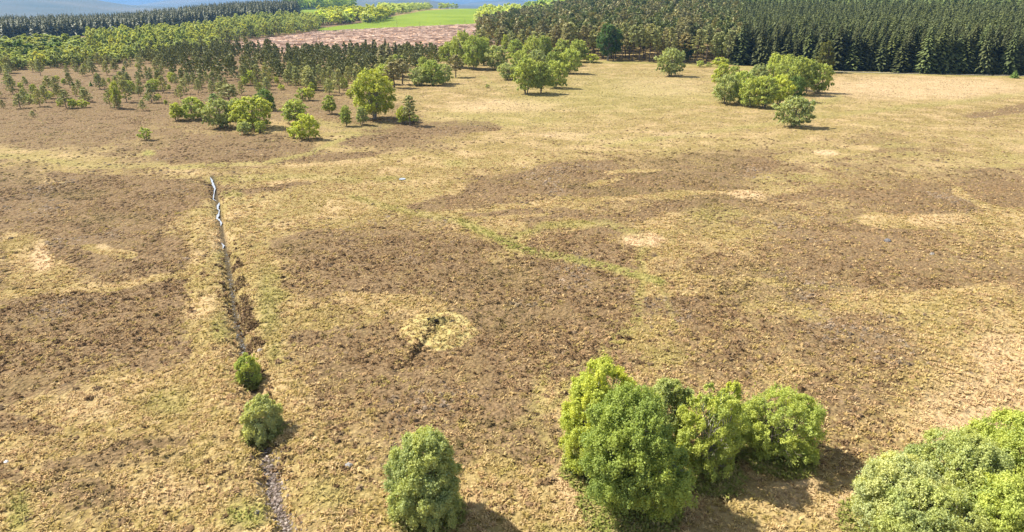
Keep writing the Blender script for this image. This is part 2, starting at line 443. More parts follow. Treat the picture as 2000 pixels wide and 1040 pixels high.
# ------------------------------------------------------------------ ground sheet
def build_ground():
    r = [0.5, 4, 9, 14, 18]
    while r[-1] < 400: r.append(r[-1] * 1.0048)
    while r[-1] < 2200: r.append(r[-1] * 1.009)
    while r[-1] < 26000: r.append(r[-1] * 1.035)
    r = np.array(r)
    fine = np.arange(-47, 47.0001, .19)
    side = np.concatenate([np.arange(-180, -47, 2.66), fine, np.arange(47 + 2.66, 179, 2.66)])
    az = np.radians(side)
    A, R = np.meshgrid(az, r)
    n_r, n_a = R.shape
    X = (R * np.sin(A)).ravel(); Y = (R * np.cos(A)).ravel()
    Z = terrain(X, Y)
    h, g, p, wet_dark, mo, u, v, d = masks(X, Y, Z)
    fell = inpoly(u + 8 * fbm(X / 25, Y / 25, 7, 3), v + 3 * fbm(X / 40, Y / 40, 8, 3), FELL) & (d > 420) & (d < 1500) & (Y > 0)
    fld = np.zeros(len(X))
    for P in (FIELD, FIELD2, FIELD3, FIELD4):
        fld = np.maximum(fld, (inpoly(u, v, P) & (d > 700) & (Y > 0)) * 1.0)
    fld = np.maximum(fld, (ss(fbm(X / 900, Y / 900, 77, 2), -.05, .05) * .9 + .1) * (d > 2300))
    fell = fell & (fld < .5)
    # small scale relief: tussocks and hummocks
    amp = 1 - ss(d, 200, 560)
    mic = (.16 * fbm(X / 3.2, Y / 3.2, 20, 2) + .13 * fbm(X / 1.1, Y / 1.1, 21, 3) + .09 * fbm(X / .45, Y / .45, 22, 2)) * (.7 + .6 * h)
    Z = Z + mic * amp * (1 - .6 * wet_dark)
    idx = np.arange(n_r * n_a).reshape(n_r, n_a)
    a = idx[:-1, :]; b = idx[1:, :]
    nx = np.roll(np.arange(n_a), -1)
    F = np.stack([a, a[:, nx], b[:, nx], b], -1).reshape(-1, 4)
    F = F[:, ::-1]
    cap = np.array([idx[0, ::-1]]) if False else None
    V = np.stack([X, Y, Z], 1)
    # centre fan
    c0 = len(V); V = np.vstack([V, [[0, 0, float(terrain(0, 0))]]])
    T3 = np.stack([np.full(n_a, c0), idx[0], idx[0][nx]], 1)[:, ::-1]
    pad = lambda q: np.append(q, 0.)
    A1 = np.stack([pad(h), pad(g), pad(p)], 1)
    A2 = np.stack([pad(fell * 1.), pad(fld), pad(wet_dark)], 1)
    me = mesh_np('ground', V, [F, T3], {'veg': A1, 'use': A2, 'mound': pad(mo)}, smooth=True)
    k = NT('moor_ground')
    tc = k.n('ShaderNodeTexCoord'); vec = tc.outputs['Object']
    a1 = k.n('ShaderNodeAttribute', attribute_name='veg'); s1 = k.n('ShaderNodeSeparateColor'); k.l(a1.outputs['Color'], s1.inputs[0])
    a2 = k.n('ShaderNodeAttribute', attribute_name='use'); s2 = k.n('ShaderNodeSeparateColor'); k.l(a2.outputs['Color'], s2.inputs[0])
    a3 = k.n('ShaderNodeAttribute', attribute_name='mound')
    Hh, Gg, Pp = s1.outputs; Fe, Fi, WetDk = s2.outputs
    nb = k.noise(.035, 3, .6, vec); nm = k.noise(.35, 4, .6, vec); nf = k.noise(1.7, 4, .65, vec); nt = k.noise(5.5, 3, .65, vec)
    # straw grass
    G = lambda r, g_, b_: tuple(np.array([r, g_, b_]) * GS)
    nl = k.noise(.13, 4, .6, vec); nn = k.noise(.9, 4, .7, vec)
    g1 = k.mix(k.rng(nm, .35, .65), G(.46, .365, .18), G(.60, .485, .26))
    g1 = k.mix(k.rng(nt, .3, .7), k.mix(1.0, g1, (.62, .6, .5), 'MULTIPLY'), g1)
    g1 = k.mix(k.rng(nn, .32, .6), k.mix(1.0, g1, (.66, .62, .5), 'MULTIPLY'), g1)
    def tuss(scale):      # straw tussock heads, toned darker in the gaps between them
        vo = k.n('ShaderNodeTexVoronoi', Scale=scale); vo.inputs['Randomness'].default_value = 1.0
        wv_ = k.n('ShaderNodeMixRGB', blend_type='ADD'); wv_.inputs[0].default_value = 1.0
        nz = k.n('ShaderNodeTexNoise', Scale=scale * 1.7, Detail=2)
        k.l(vec, nz.inputs['Vector']); sc2 = k.n('ShaderNodeVectorMath', operation='SCALE'); sc2.inputs['Scale'].default_value = .55 / scale
        k.l(nz.outputs['Color'], sc2.inputs[0]); k.l(vec, wv_.inputs[1]); k.l(sc2.outputs[0], wv_.inputs[2]); k.l(wv_.outputs[0], vo.inputs['Vector'])
        return vo.outputs['Distance']
    t1 = tuss(2.6); t2 = tuss(.85)
    gap_tone = k.math('MULTIPLY', k.rng(t1, .25, .75), .62); gap_tone2 = k.math('MULTIPLY', k.rng(t2, .35, .85), .5)
    g1 = k.mix(gap_tone, g1, k.mix(1.0, g1, (.56, .55, .42), 'MULTIPLY'))
    g1 = k.mix(gap_tone2, g1, k.mix(1.0, g1, (.62, .58, .48), 'MULTIPLY'))
    g1 = k.mix(k.rng(nb, .45, .65, 0, .4), g1, G(.42, .355, .16))
    g1 = k.mix(k.rng(nl, .45, .68, 0, .6), g1, G(.60, .44, .27))
    g1 = k.mix(k.math('MULTIPLY', Pp, k.rng(nf, .25, .6, .1, .8), True), g1, G(.70, .52, .36))
    g1 = k.mix(k.math('MULTIPLY', a3.outputs['Fac'], .75), g1, G(.58, .49, .23))
    # heather litter
    h1 = k.mix(k.rng(nf, .35, .65), G(.15, .10, .058), G(.27, .185, .108))
    h1 = k.mix(k.rng(nb, .4, .6, 0, .55), h1, G(.255, .17, .11))
    h1 = k.mix(k.rng(nt, .38, .68, 0, .6), h1, G(.38, .285, .17))
    h1 = k.mix(k.rng(nn, .38, .66, 0, .4), h1, G(.34, .25, .145))
    h1 = k.mix(k.rng(nl, .5, .7, 0, .5), h1, G(.24, .185, .08))
    h1 = k.mix(k.math('MULTIPLY', gap_tone, 1.1, True), h1, k.mix(1.0, h1, (.5, .47, .42), 'MULTIPLY'))
    f = k.math('ADD', Hh, k.math('MULTIPLY', k.math('SUBTRACT', nf, .5), 1.1))
    f = k.math('ADD', f, k.math('MULTIPLY', k.math('SUBTRACT', nm, .5), .8))
    f = k.math('ADD', f, k.math('MULTIPLY', k.math('SUBTRACT', nl, .5), .5))
    f = k.rng(f, .3, .72)
    c = k.mix(f, g1, h1)
    gr = k.mix(k.rng(nf, .3, .7), G(.20, .21, .06), G(.40, .37, .13))
    fg = k.math('MULTIPLY', Gg, k.rng(nf, .2, .62, .55, 1.0), True)
    c = k.mix(fg, c, gr)
    # felled ground with grey-pink brash
    wv = k.n('ShaderNodeMapping'); wv.inputs['Scale'].default_value = (.05, .55, .3); k.l(vec, wv.inputs['Vector'])
    ns = k.noise(1.0, 6, .75, wv.outputs[0])
    fe = k.mix(k.rng(ns, .38, .62), G(.45, .26, .155), G(1.0, .65, .43))
    c = k.mix(Fe, c, fe)
    fi = k.mix(k.rng(k.noise(.012, 4, .6, vec), .4, .6), G(.18, .27, .02), G(.235, .325, .03))
    c = k.mix(Fi, c, fi)
    c = k.mix(k.math('MULTIPLY', WetDk, .95), c, G(.075, .06, .04))  # dark wet ditch and drain bed; in the pit also its painted shade
    b = k.n('ShaderNodeBsdfPrincipled', Roughness=.95); b.inputs['Specular IOR Level'].default_value = .1
    k.l(c, b.inputs['Base Color'])
    hh = k.math('ADD', k.math('MULTIPLY', nf, .6), k.math('MULTIPLY', nt, .35))
    hh = k.math('SUBTRACT', hh, k.math('MULTIPLY', t1, .8)); hh = k.math('SUBTRACT', hh, k.math('MULTIPLY', t2, 1.0))
    bp = k.n('ShaderNodeBump', Strength=1.0, Distance=.2); k.l(hh, bp.inputs['Height']); k.l(bp.outputs[0], b.inputs['Normal'])
    k.l(b.outputs[0], k.out.inputs['Surface'])
    me.materials.append(k.m)
    put('ground', me, kind='structure')
build_ground()

def ribbon(name, uvs, widths, mat, dz, sub=14, wob=.25, kind='structure', **kw):
    P = np.array([flat(*p) for p in uvs]); n = len(P)
    t = np.linspace(0, n - 1, (n - 1) * sub + 1)
    x = np.interp(t, range(n), P[:, 0]); y = np.interp(t, range(n), P[:, 1]); w = np.interp(t, range(n), widths)
    tx = np.gradient(x); ty = np.gradient(y); L = np.hypot(tx, ty) + 1e-9; nx_, ny_ = -ty / L, tx / L
    x = x + nx_ * wob * 1.2 * fbm(t * .9, t * 0, 5, 3); y = y + ny_ * wob * 1.2 * fbm(t * .9, t * 0, 5, 3)
    wa = w * (1 + wob * 2.4 * fbm(t * 1.7, t * 0 + 9, 6, 3)); wb = w * (1 + wob * 2.4 * fbm(t * 1.7, t * 0 + 19, 7, 3))
    a = np.stack([x + nx_ * wa, y + ny_ * wa], 1); b = np.stack([x - nx_ * wb, y - ny_ * wb], 1)
    zc = terrain(x, y) + dz
    V = np.vstack([np.column_stack([a, zc]), np.column_stack([b, zc])]); m = len(x)
    i = np.arange(m - 1)
    F = np.stack([i, i + m, i + m + 1, i + 1], 1)[:, ::-1]
    return put(name, mesh_np(name, V, F, smooth=True, mats=[mat]), kind=kind, **kw)

kw_ = NT('stream_water')
tcw = kw_.n('ShaderNodeTexCoord')
bw = kw_.n('ShaderNodeBsdfPrincipled', Roughness=.12, Metallic=.0)
bw.inputs['Base Color'].default_value = (.33, .35, .38, 1)  # pale base colour stands in for bright sky reflected on the water
bw.inputs['Specular IOR Level'].default_value = .6
bw.inputs['IOR'].default_value = 1.6
bpw = kw_.n('ShaderNodeBump', Strength=.3, Distance=.05)
kw_.l(kw_.noise(6, 3, .6, tcw.outputs['Object']), bpw.inputs['Height']); kw_.l(bpw.outputs[0], bw.inputs['Normal'])
kw_.l(bw.outputs[0], kw_.out.inputs['Surface'])
M_water = kw_.m
ribbon('water', [(414, 350), (416, 355), (419, 363), (420, 371), (418, 378), (419, 386), (423, 389)], [.02, .17, .22, .1, .07, .12, .02], M_water, .2, 12, .9)
ribbon('water', [(431, 391), (427, 396), (426, 402), (429, 407), (426, 413), (426, 420), (430, 427), (432, 436)], [.02, .2, .13, .08, .18, .22, .12, .02], M_water, .2, 12, .9)
ribbon('water', [(435, 470), (438, 476), (436, 482)], [.02, .12, .02], M_water, .14, 12, .7)
ribbon('water', [(780, 351), (786, 351), (790, 352)], [.5, .8, .4], M_water, .12, 10, .4)
M_track = simple_material('gravel_track', (.26, .23, .17), (.34, .30, .23), .8, .95, .02)
ribbon('track', [(1590, 140.5), (1700, 142.5), (1850, 146.5), (2000, 150.5), (2300, 158)], [1.1] * 5, M_track, .16, 20, .2)

# ------------------------------------------------------------------ plant geometry
def norm(a): return a / (np.linalg.norm(a, axis=-1, keepdims=True) + 1e-9)

def quads(C, N, size, rng, asp=1.4):
    """one small leaf spray (quad) per centre C, facing N"""
    n = len(C)
    T = norm(np.cross(N, norm(rng.normal(size=(n, 3))))); B = np.cross(N, T)
    s = (np.asarray(size) * rng.uniform(.5, 1.45, n))[:, None]
    T = T * s * asp * .5; B = B * s * .5
    bend = N * s * rng.uniform(-.25, .25, (n, 1))
    V = np.stack([C - T, C - B + bend, C + T, C + B + bend], 1).reshape(-1, 3)
    F = np.arange(4 * n).reshape(n, 4)
    return V, F

def tubes(segs, sides=6):
    """segs: (p0, p1, r0, r1)"""
    Vs = []; Fs = []; o = 0
    an = np.linspace(0, 2 * np.pi, sides, endpoint=False)
    for p0, p1, r0, r1 in segs:
        p0 = np.array(p0, float); p1 = np.array(p1, float); d = norm(p1 - p0)
        a = norm(np.cross(d, [.3, .9, .2] if abs(d[2]) > .8 else [0, 0, 1.])); b = np.cross(d, a)
        ring = np.cos(an)[:, None] * a + np.sin(an)[:, None] * b
        Vs += [p0 + ring * r0, p1 + ring * r1]
        i = np.arange(sides); j = (i + 1) % sides
        Fs.append(np.stack([o + i, o + j, o + sides + j, o + sides + i], 1)); o += 2 * sides
    return np.vstack(Vs), np.vstack(Fs)

def limb(p0, p1, r0, r1, rng, n=4, wob=.08):
    p0 = np.array(p0, float); p1 = np.array(p1, float); L = np.linalg.norm(p1 - p0)
    pts = [p0 + (p1 - p0) * t + (rng.normal(size=3) * wob * L * math.sin(math.pi * t)) for t in np.linspace(0, 1, n + 1)]
    for i in range(1, n): pts[i][2] += .06 * L * math.sin(math.pi * i / n)
    rr = np.linspace(r0, r1, n + 1)
    return [(pts[i], pts[i + 1], rr[i], rr[i + 1]) for i in range(n)]

def broadleaf(seed, H, W, nleaf, leaf, shape='round', stems=1, nlobe=26, droop=0., base=.12, rs=(.08, .15), open_=0., sep=.72):
    rng = np.random.default_rng(seed)
    def env(t):      # crown half width at crown height fraction t
        t = np.asarray(t, float)
        if shape == 'round': return np.sqrt(np.clip(1 - (np.abs(t - .42) / .60) ** 2.3, .0, 1))
        if shape == 'oval': return np.sqrt(np.clip(1 - (np.abs(t - .40) / .63) ** 2.0, .0, 1)) * (1 - .12 * t)
        return np.where(t < .32, .78 + .22 * np.sin(t / .32 * 1.57), np.clip(1 - (np.maximum(t - .32, 0) / .74) ** 2.5, 0, 1) ** .6)
    zb = H * base
    lob = []
    tries = 0
    asym = rng.uniform(-.2, .2, 6)
    while len(lob) < nlobe and tries < 9000:
        tries += 1
        t = rng.uniform(.03, 1.0)
        R = W * rng.uniform(*rs)
        a = rng.uniform(0, 2 * math.pi)
        e = float(env(t)) * W / 2 * (1 + sum(asym[q] * math.cos((q + 1) * a + 4 * asym[5 - q] * 9 + 3 * t) for q in range(3)))
        rr = max(0, e - R * .45) * math.sqrt(rng.uniform(.3, 1))
        c = np.array([rr * math.cos(a), rr * math.sin(a), zb + R * .6 + t * (H - zb - 1.5 * R)])
        if all(np.linalg.norm((c - q[0]) * [1, 1, .8]) > sep * (R + q[1]) for q in lob): lob.append((c, R))
    cen = np.array([0, 0, zb + (H - zb) * .42])
    tot = sum(R ** 2 for _, R in lob)
    Cs, Ns, Ts = [], [], []
    for c, R in lob:
        n = int(nleaf * R * R / tot)
        d = norm(rng.normal(size=(n, 3)))
        
        # sprays bunch into twig clusters on the lobe's shell
        ncl = max(6, n // 34)
        cd = rng.normal(size=(ncl, 3)) + [0, 0, .35]; cd[:, 2] = np.where(cd[:, 2] < -.35, -cd[:, 2] * .3, cd[:, 2]); cd = norm(cd)
        ki = rng.integers(0, ncl, n); near = cd[ki]
        d = norm(near + .24 * d)
        rad = R * np.clip(rng.normal(.95, .14, n), .25, 1.35) * rng.uniform(.62, 1.3, ncl)[ki]
        P = c + d * rad[:, None] * np.array([1, 1, 1.05 if shape == 'birch' else .9])
        if droop:
            k = rng.uniform(0, 1, n) < .6
            P[:, 2] -= k * rng.uniform(0, droop, n)
        P[:, 2] = np.maximum(P[:, 2], .15 * rng.uniform(0, 1, n) + .05 * H * rng.uniform(0, 1, n))
        nn = norm(.7 * d + .25 * norm(P - cen) + .95 * norm(rng.normal(size=(n, 3))))
        stray = rng.uniform(size=n) < .07
        P = P + stray[:, None] * d * rng.uniform(.1, .55, (n, 1)) * R
        Cs.append(P); Ns.append(nn)
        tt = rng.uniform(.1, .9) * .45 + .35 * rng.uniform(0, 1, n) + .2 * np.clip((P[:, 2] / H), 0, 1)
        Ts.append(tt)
    ninner = int(nleaf * .05)
    a = rng.uniform(0, 2 * math.pi, ninner); t = rng.uniform(0.02, .9, ninner)
    rr = env(t) * W / 2 * np.sqrt(rng.uniform(0, .8, ninner))
    Cs.append(np.stack([rr * np.cos(a), rr * np.sin(a), zb + t * (H - zb)], 1)); Ns.append(norm(rng.normal(size=(ninner, 3)))); Ts.append(rng.uniform(0, .5, ninner))
    C = np.vstack(Cs); N = np.vstack(Ns); T = np.concatenate(Ts)
    if True:
        fr = 3.2 / max(W, 1)
        keep = fbm((C[:, 0] + .6 * C[:, 2]) * fr, (C[:, 1] - .8 * C[:, 2]) * fr, seed, 3) + fbm((C[:, 0] - .7 * C[:, 2]) * fr * 2.1, (C[:, 1] + .5 * C[:, 2]) * fr * 2.1, seed + 5, 2) > (-.25 if sep > .8 else -.42) + open_ * .5
        C, N, T = C[keep], N[keep], T[keep]
    # fit the crown to the surveyed width and height
    k_r = (W / 2) / np.percentile(np.hypot(C[:, 0], C[:, 1]), 97); k_z = H / np.percentile(C[:, 2], 99.5)
    C = C * [k_r, k_r, k_z]; lob = [(c * [k_r, k_r, k_z], R * k_r) for c, R in lob]
    V, F = quads(C, N, leaf, rng)
    crown = (V, F, np.repeat(T, 4))
    segs = []
    r0 = .022 * H / math.sqrt(stems) + .02
    tops = []
    for s in range(stems):
        a = 2 * math.pi * s / stems + rng.uniform(-.4, .4)
        off = 0 if stems == 1 else W * .03
        spread = 0 if stems == 1 else W * .17
        p0 = (off * math.cos(a), off * math.sin(a), -.3)
        p1 = (off * math.cos(a) + spread * math.cos(a), spread * math.sin(a), H * rng.uniform(.6, .78))
        segs += limb(p0, p1, r0, r0 * .35, rng, 6, .03); tops.append((np.array(p0), np.array(p1)))
    for i, (c, R) in enumerate(lob):
        p0, p1 = tops[i % len(tops)]
        f = np.clip((c[2] / H) * .75, .08, .85)
        st = p0 + (p1 - p0) * f
        segs += limb(st, c, r0 * .38, r0 * .08, rng, 4, .06)
        for q in range(3):
            e = c + norm(rng.normal(size=3) + [0, 0, .4]) * R * .85
            segs += limb(c - (c - st) * .2, e, r0 * .12, r0 * .03, rng, 2, .06)
    tv, tf = tubes(segs, 5)
    return crown, (tv, tf)

def spruce(seed, H, R, whorl=.6, nb=11, nq=3, fr=1.0):
    rng = np.random.default_rng(seed)
    C, N, S, T = [], [], [], []
    z = .4
    while z < H - .3:
        t = z / H
        L0 = R * ((1 - t) ** .82) * (1 if t > .12 else .85)
        k = max(4, int(nb * (.45 + .55 * (1 - t))))
        a0 = rng.uniform(0, 6.28)
        for i in range(k):
            a = a0 + 6.283 * i / k + rng.normal() * .18; L = L0 * rng.uniform(.72, 1.2) + .12
            for q in range(nq):
                f = (q + .75) / nq
                rr = L * f
                zz = z - L * .32 * f + L * .20 * f * f + rng.normal() * .06
                C.append((rr * math.cos(a), rr * math.sin(a), zz))
                N.append((.55 * math.cos(a) + rng.normal() * .35, .55 * math.sin(a) + rng.normal() * .35, .75))
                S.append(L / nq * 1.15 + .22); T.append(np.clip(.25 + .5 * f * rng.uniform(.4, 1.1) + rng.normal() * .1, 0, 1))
        z += whorl * rng.uniform(.8, 1.15) * (.6 + .4 * (1 - t))
    C.append((0, 0, H - .1)); N.append((1, 0, .1)); S.append(.5); T.append(.6)
    C = np.array(C); N = norm(np.array(N)); S = np.array(S)
    # sprays point outward and droop: align the long axis with the branch
    n = len(C)
    out = norm(np.stack([C[:, 0], C[:, 1], -.35 * np.hypot(C[:, 0], C[:, 1])], 1) + 1e-4)
    B = norm(np.cross(N, out)); Tn = norm(np.cross(B, N)); Tn = norm(.7 * Tn + .5 * out)
    Lg = (S * .72 * fr)[:, None]; Wd = (S * .36 * fr * rng.uniform(.7, 1.3, n))[:, None]
    V = np.stack([C - Tn * Lg, C - B * Wd - [0, 0, .12], C + Tn * Lg * 1.1 - [0, 0, .1], C + B * Wd - [0, 0, .12]], 1).reshape(-1, 3)
    F = np.arange(4 * n).reshape(n, 4)
    return (V, F, np.repeat(np.array(T), 4)), tubes([((0, 0, -.3), (0, 0, H * .5), .016 * H, .009 * H), ((0, 0, H * .5), (0, 0, H * .98), .009 * H, .02)], 5)

def pine(seed, H, R, nlimb=42, npuff=24, leaf=.42, bare=.35, young=False):
    rng = np.random.default_rng(seed)
    segs = limb((0, 0, -.3), (rng.normal() * .02 * H, rng.normal() * .02 * H, H * .96), .017 * H + .03, .02, rng, 6, .01)
    C, N, T = [], [], []
    for i in range(nlimb):
        t = bare + (1 - bare) * (i + rng.uniform(0, 1)) / nlimb
        f = (t - bare) / (1 - bare)
        e = ((1 - f) ** .7 * 1.0 + .1) if young else (np.sin(np.pi * np.clip(f * .78 + .2, 0, 1)) ** .8 * .95 + .05)
        L = R * e * rng.uniform(.55, 1.15); a = i * 2.4 + rng.normal() * .4
        p0 = np.array([0, 0, t * H]); p1 = p0 + np.array([L * math.cos(a), L * math.sin(a), L * (.45 if young else .12) + rng.normal() * .15])
        p1[2] = min(p1[2], H)
        segs += limb(p0, p1, .0035 * H + .008, .008, rng, 2, .05)
        for q in range(2):
            c = p0 + (p1 - p0) * (1.0 if q == 0 else rng.uniform(.45, .7)); pr = R * rng.uniform(.16, .3) * (.8 if q else 1)
            n = npuff if q == 0 else npuff // 2
            d = norm(rng.normal(size=(n, 3)) + [0, 0, .25])
            C.append(c + d * (pr * rng.uniform(.3, 1.05, (n, 1))) * [1, 1, .62]); N.append(norm(d + .7 * rng.normal(size=(n, 3))))
            T.append(np.clip(rng.uniform(.1, .7) + .3 * rng.uniform(0, 1, n) , 0, 1))
    C = np.vstack(C); N = np.vstack(N); T = np.concatenate(T)
    V, F = quads(C, N, leaf, rng, 1.7)
    return (V, F, np.repeat(T, 4)), tubes(segs, 5)

class Proto:
    """crown + trunk meshes of nominal height/width"""
    def __init__(s, name, gen, H, W, leafmat, barkmat):
        (V, F, T), (tv, tf) = gen
        s.H, s.W = H, W
        s.raw = (V, F, T)
        s.crown = mesh_np(name + '_crown', V, F, {'tint': T}, mats=[leafmat])
        s.trunk = mesh_np(name + '_trunk', tv, tf, smooth=True, mats=[barkmat])

def plant(name, proto, x, y, H, W, color, label, cat, group=None, rot=None, z=None, tc=(1, 1, 1)):
    if z is None: z = float(terrain(x, y))
    e = bpy.data.objects.new(name, None); col.objects.link(e)
    e.empty_display_size = .5
    e.location = (x, y, z); e.rotation_euler = (0, 0, random.uniform(0, 6.28) if rot is None else rot)
    e['label'] = label; e['category'] = cat
    if group: e['group'] = group
    s = (W / proto.W, W / proto.W, H / proto.H); e.scale = s
    for nm, me in (('crown', proto.crown), ('trunk', proto.trunk)):
        o = bpy.data.objects.new(nm, me); col.objects.link(o); o.parent = e
        if nm == 'crown': o.color = (*color, 1)
    return e

def by_px(u, vb, vt, w):
    x, y = hit(u, vb)
    z0 = float(terrain(x, y)); d = ray(u, vt); t = y / d[1]
    H = CAM_H + d[2] * t - z0
    sl = math.hypot(y * CP + (CAM_H - z0) * SP, 0)
    return x, y, H, w / FPX * sl

# colours (albedo) of foliage
YG = (.56, .60, .15); LG = (.50, .555, .18); MG = (.41, .475, .155); DG = (.22, .31, .10); GG = (.47, .515, .245); PG = (.57, .59, .32)
PINE = (.38, .37, .195); PINEB = (.36, .31, .19); SPR = (.09, .098, .044); SPRL = (.125, .145, .062)

# ------------------------------------------------------------------ near trees, each with its own mesh
NEAR = [  # u, v_base, v_top, width px, colour, gen-kwargs, name, label
    (838, 1005, 856, 150, GG, dict(nleaf=118560, leaf=.077, shape='oval', stems=4, nlobe=74, rs=(.06, .125), sep=.86, droop=.4, base=.05), 'willow', 'lone pale green willow standing alone at the bottom, left of the big birch clump', M_bark),
    (1228, 990, 768, 210, (.35, .43, .135), dict(nleaf=200640, leaf=.077, shape='birch', stems=2, nlobe=132, rs=(.06, .125), sep=.86, droop=.45, base=.04), 'birch', 'biggest deep green birch with drooping branches at the front of the bottom clump', M_birchbark),
    (1166, 925, 712, 138, YG, dict(nleaf=109440, leaf=.077, shape='birch', stems=1, nlobe=74, rs=(.06, .125), sep=.86, droop=.5, base=.08), 'birch', 'tall yellow green birch rising behind the left of the biggest dark birch', M_birchbark),
    (1125, 925, 838, 52, PG, dict(nleaf=31920, leaf=.077, shape='oval', stems=3, nlobe=26, rs=(.06, .125), sep=.86, droop=.5, base=.05), 'willow', 'small silvery willow peeping out at the left edge of the bottom birch clump', M_bark),
    (1296, 880, 745, 96, GG, dict(nleaf=68400, leaf=.077, shape='oval', stems=2, nlobe=44, rs=(.06, .125), sep=.86, droop=.5, base=.08), 'willow', 'grey green rounded tree behind the right shoulder of the biggest birch', M_bark),
    (1385, 930, 768, 134, LG, dict(nleaf=82080, leaf=.077, shape='oval', stems=3, nlobe=70, rs=(.06, .125), sep=.86, droop=.5, base=.1, open_=.38), 'birch', 'light airy birch with its pale stems showing, right of the biggest birch', M_birchbark),
    (1415, 885, 750, 66, YG, dict(nleaf=41040, leaf=.077, shape='birch', stems=1, nlobe=35, rs=(.06, .125), sep=.86, droop=.5, base=.1), 'birch', 'narrow yellowish birch top poking up between the airy birch and the round tree', M_birchbark),
    (1515, 890, 766, 156, LG, dict(nleaf=127680, leaf=.077, shape='round', stems=4, nlobe=79, rs=(.06, .125), sep=.86, droop=.3, base=.06, open_=.25), 'alder', 'round spreading green tree at the right end of the bottom birch clump', M_bark),
    (490, 753, 693, 48, LG, dict(nleaf=29640, leaf=.077, shape='oval', stems=2, nlobe=30, rs=(.06, .125), sep=.86, droop=.3, base=.12), 'willow', 'smaller upright tree beside the ditch, above the round pale willow', M_bark),
    (516, 858, 780, 80, PG, dict(nleaf=59280, leaf=.077, shape='round', stems=3, nlobe=48, rs=(.06, .125), sep=.86, droop=.4, base=.1), 'willow', 'round pale willow leaning over the ditch where the stony bed begins', M_bark),
    (1740, 1040, 905, 200, PG, dict(nleaf=136800, leaf=.077, shape='round', stems=5, nlobe=74, rs=(.06, .125), sep=.86, droop=.3, base=.04), 'willow', 'pale feathery willow at the left edge of the thicket in the bottom right corner', M_bark),
    (1850, 1010, 862, 190, GG, dict(nleaf=136800, leaf=.077, shape='round', stems=4, nlobe=79, rs=(.06, .125), sep=.86, droop=.3, base=.04), 'willow', 'tall grey green willow in the middle of the bottom right thicket', M_bark),
    (1985, 985, 822, 210, LG, dict(nleaf=145920, leaf=.077, shape='round', stems=4, nlobe=83, rs=(.06, .125), sep=.86, droop=.3, base=.04), 'alder', 'bright green alder at the right frame edge above the bottom right thicket', M_bark),
    (1935, 1090, 945, 200, LG, dict(nleaf=114000, leaf=.077, shape='round', stems=4, nlobe=74, rs=(.06, .125), sep=.86, droop=.3, base=.04), 'alder', 'low green alder cut by the bottom edge in the bottom right thicket', M_bark),
    (1800, 1105, 965, 190, GG, dict(nleaf=91200, leaf=.077, shape='round', stems=4, nlobe=74, rs=(.06, .125), sep=.86, droop=.3, base=.04), 'willow', 'low sallow cut by the bottom edge, under the tall grey green willow', M_bark),
]
NEAR_FEET = []
for i, (u, vb, vt, w, c, kw, nm, lab, bk) in enumerate(NEAR):
    x, y, H, W = by_px(u, vb, vt, w); NEAR_FEET.append((x, y, W))
    kw = dict(kw)
    pr = Proto(nm + '_near', broadleaf(100 + i, H, W, **kw), H, W, M_leaf, bk)
    plant(nm, pr, x, y, H, W, c, lab, 'tree', group='trees in the bottom foreground', rot=0)

# ------------------------------------------------------------------ middle distance trees: shared kinds
PB = {
 'round1': Proto('r1', broadleaf(1, 7, 7, 13650, .205, 'round', 4, 44, .3, .02), 7, 7, M_leaf, M_bark),
 'round2': Proto('r2', broadleaf(2, 7, 7, 13650, .205, 'round', 3, 37, .3, .02), 7, 7, M_leaf, M_bark),
 'round3': Proto('r3', broadleaf(3, 7, 7, 12600, .205, 'round', 5, 51, .3, .02), 7, 7, M_leaf, M_bark),
 'oval1': Proto('o1', broadleaf(4, 9, 6, 13650, .205, 'oval', 2, 44, .4, .12), 9, 6, M_leaf, M_bark),
 'oval2': Proto('o2', broadleaf(5, 9, 6, 13650, .205, 'oval', 3, 51, .4, .1), 9, 6, M_leaf, M_bark),
 'birch1': Proto('b1', broadleaf(6, 12, 7, 17850, .205, 'birch', 2, 57, .9, .1), 12, 7, M_leaf, M_birchbark),
 'birch2': Proto('b2', broadleaf(7, 12, 6, 15749, .205, 'birch', 1, 47, .8, .14), 12, 6, M_leaf, M_birchbark),
 'bush1': Proto('s1', broadleaf(8, 3, 3.4, 2200, .24, 'round', 5, 20, .1, .04), 3, 3.4, M_leaf, M_bark),
 'bush2': Proto('s2', broadleaf(9, 3.4, 2.6, 2000, .22, 'oval', 4, 17, .1, .08, open_=.2), 3.4, 2.6, M_leaf, M_bark),
}
PP = [Proto('p%d' % i, pine(20 + i, 18, 3.4, 54, 30, .46, [.42, .35, .5, .3][i]), 18, 6.8, M_needle, M_pinebark) for i in range(4)]
PY = [Proto('y%d' % i, pine(40 + i, 6, 1.9, 40, 20, .26, [.05, .1, .16, .03][i], True), 6, 3.4, M_needle, M_pinebark) for i in range(4)]
PS = [Proto('q%d' % i, spruce(60 + i, 18, 2.9 + .25 * i, .62, 13, 3), 18, 5.8 + .5 * i, M_needle, M_pinebark) for i in range(4)]

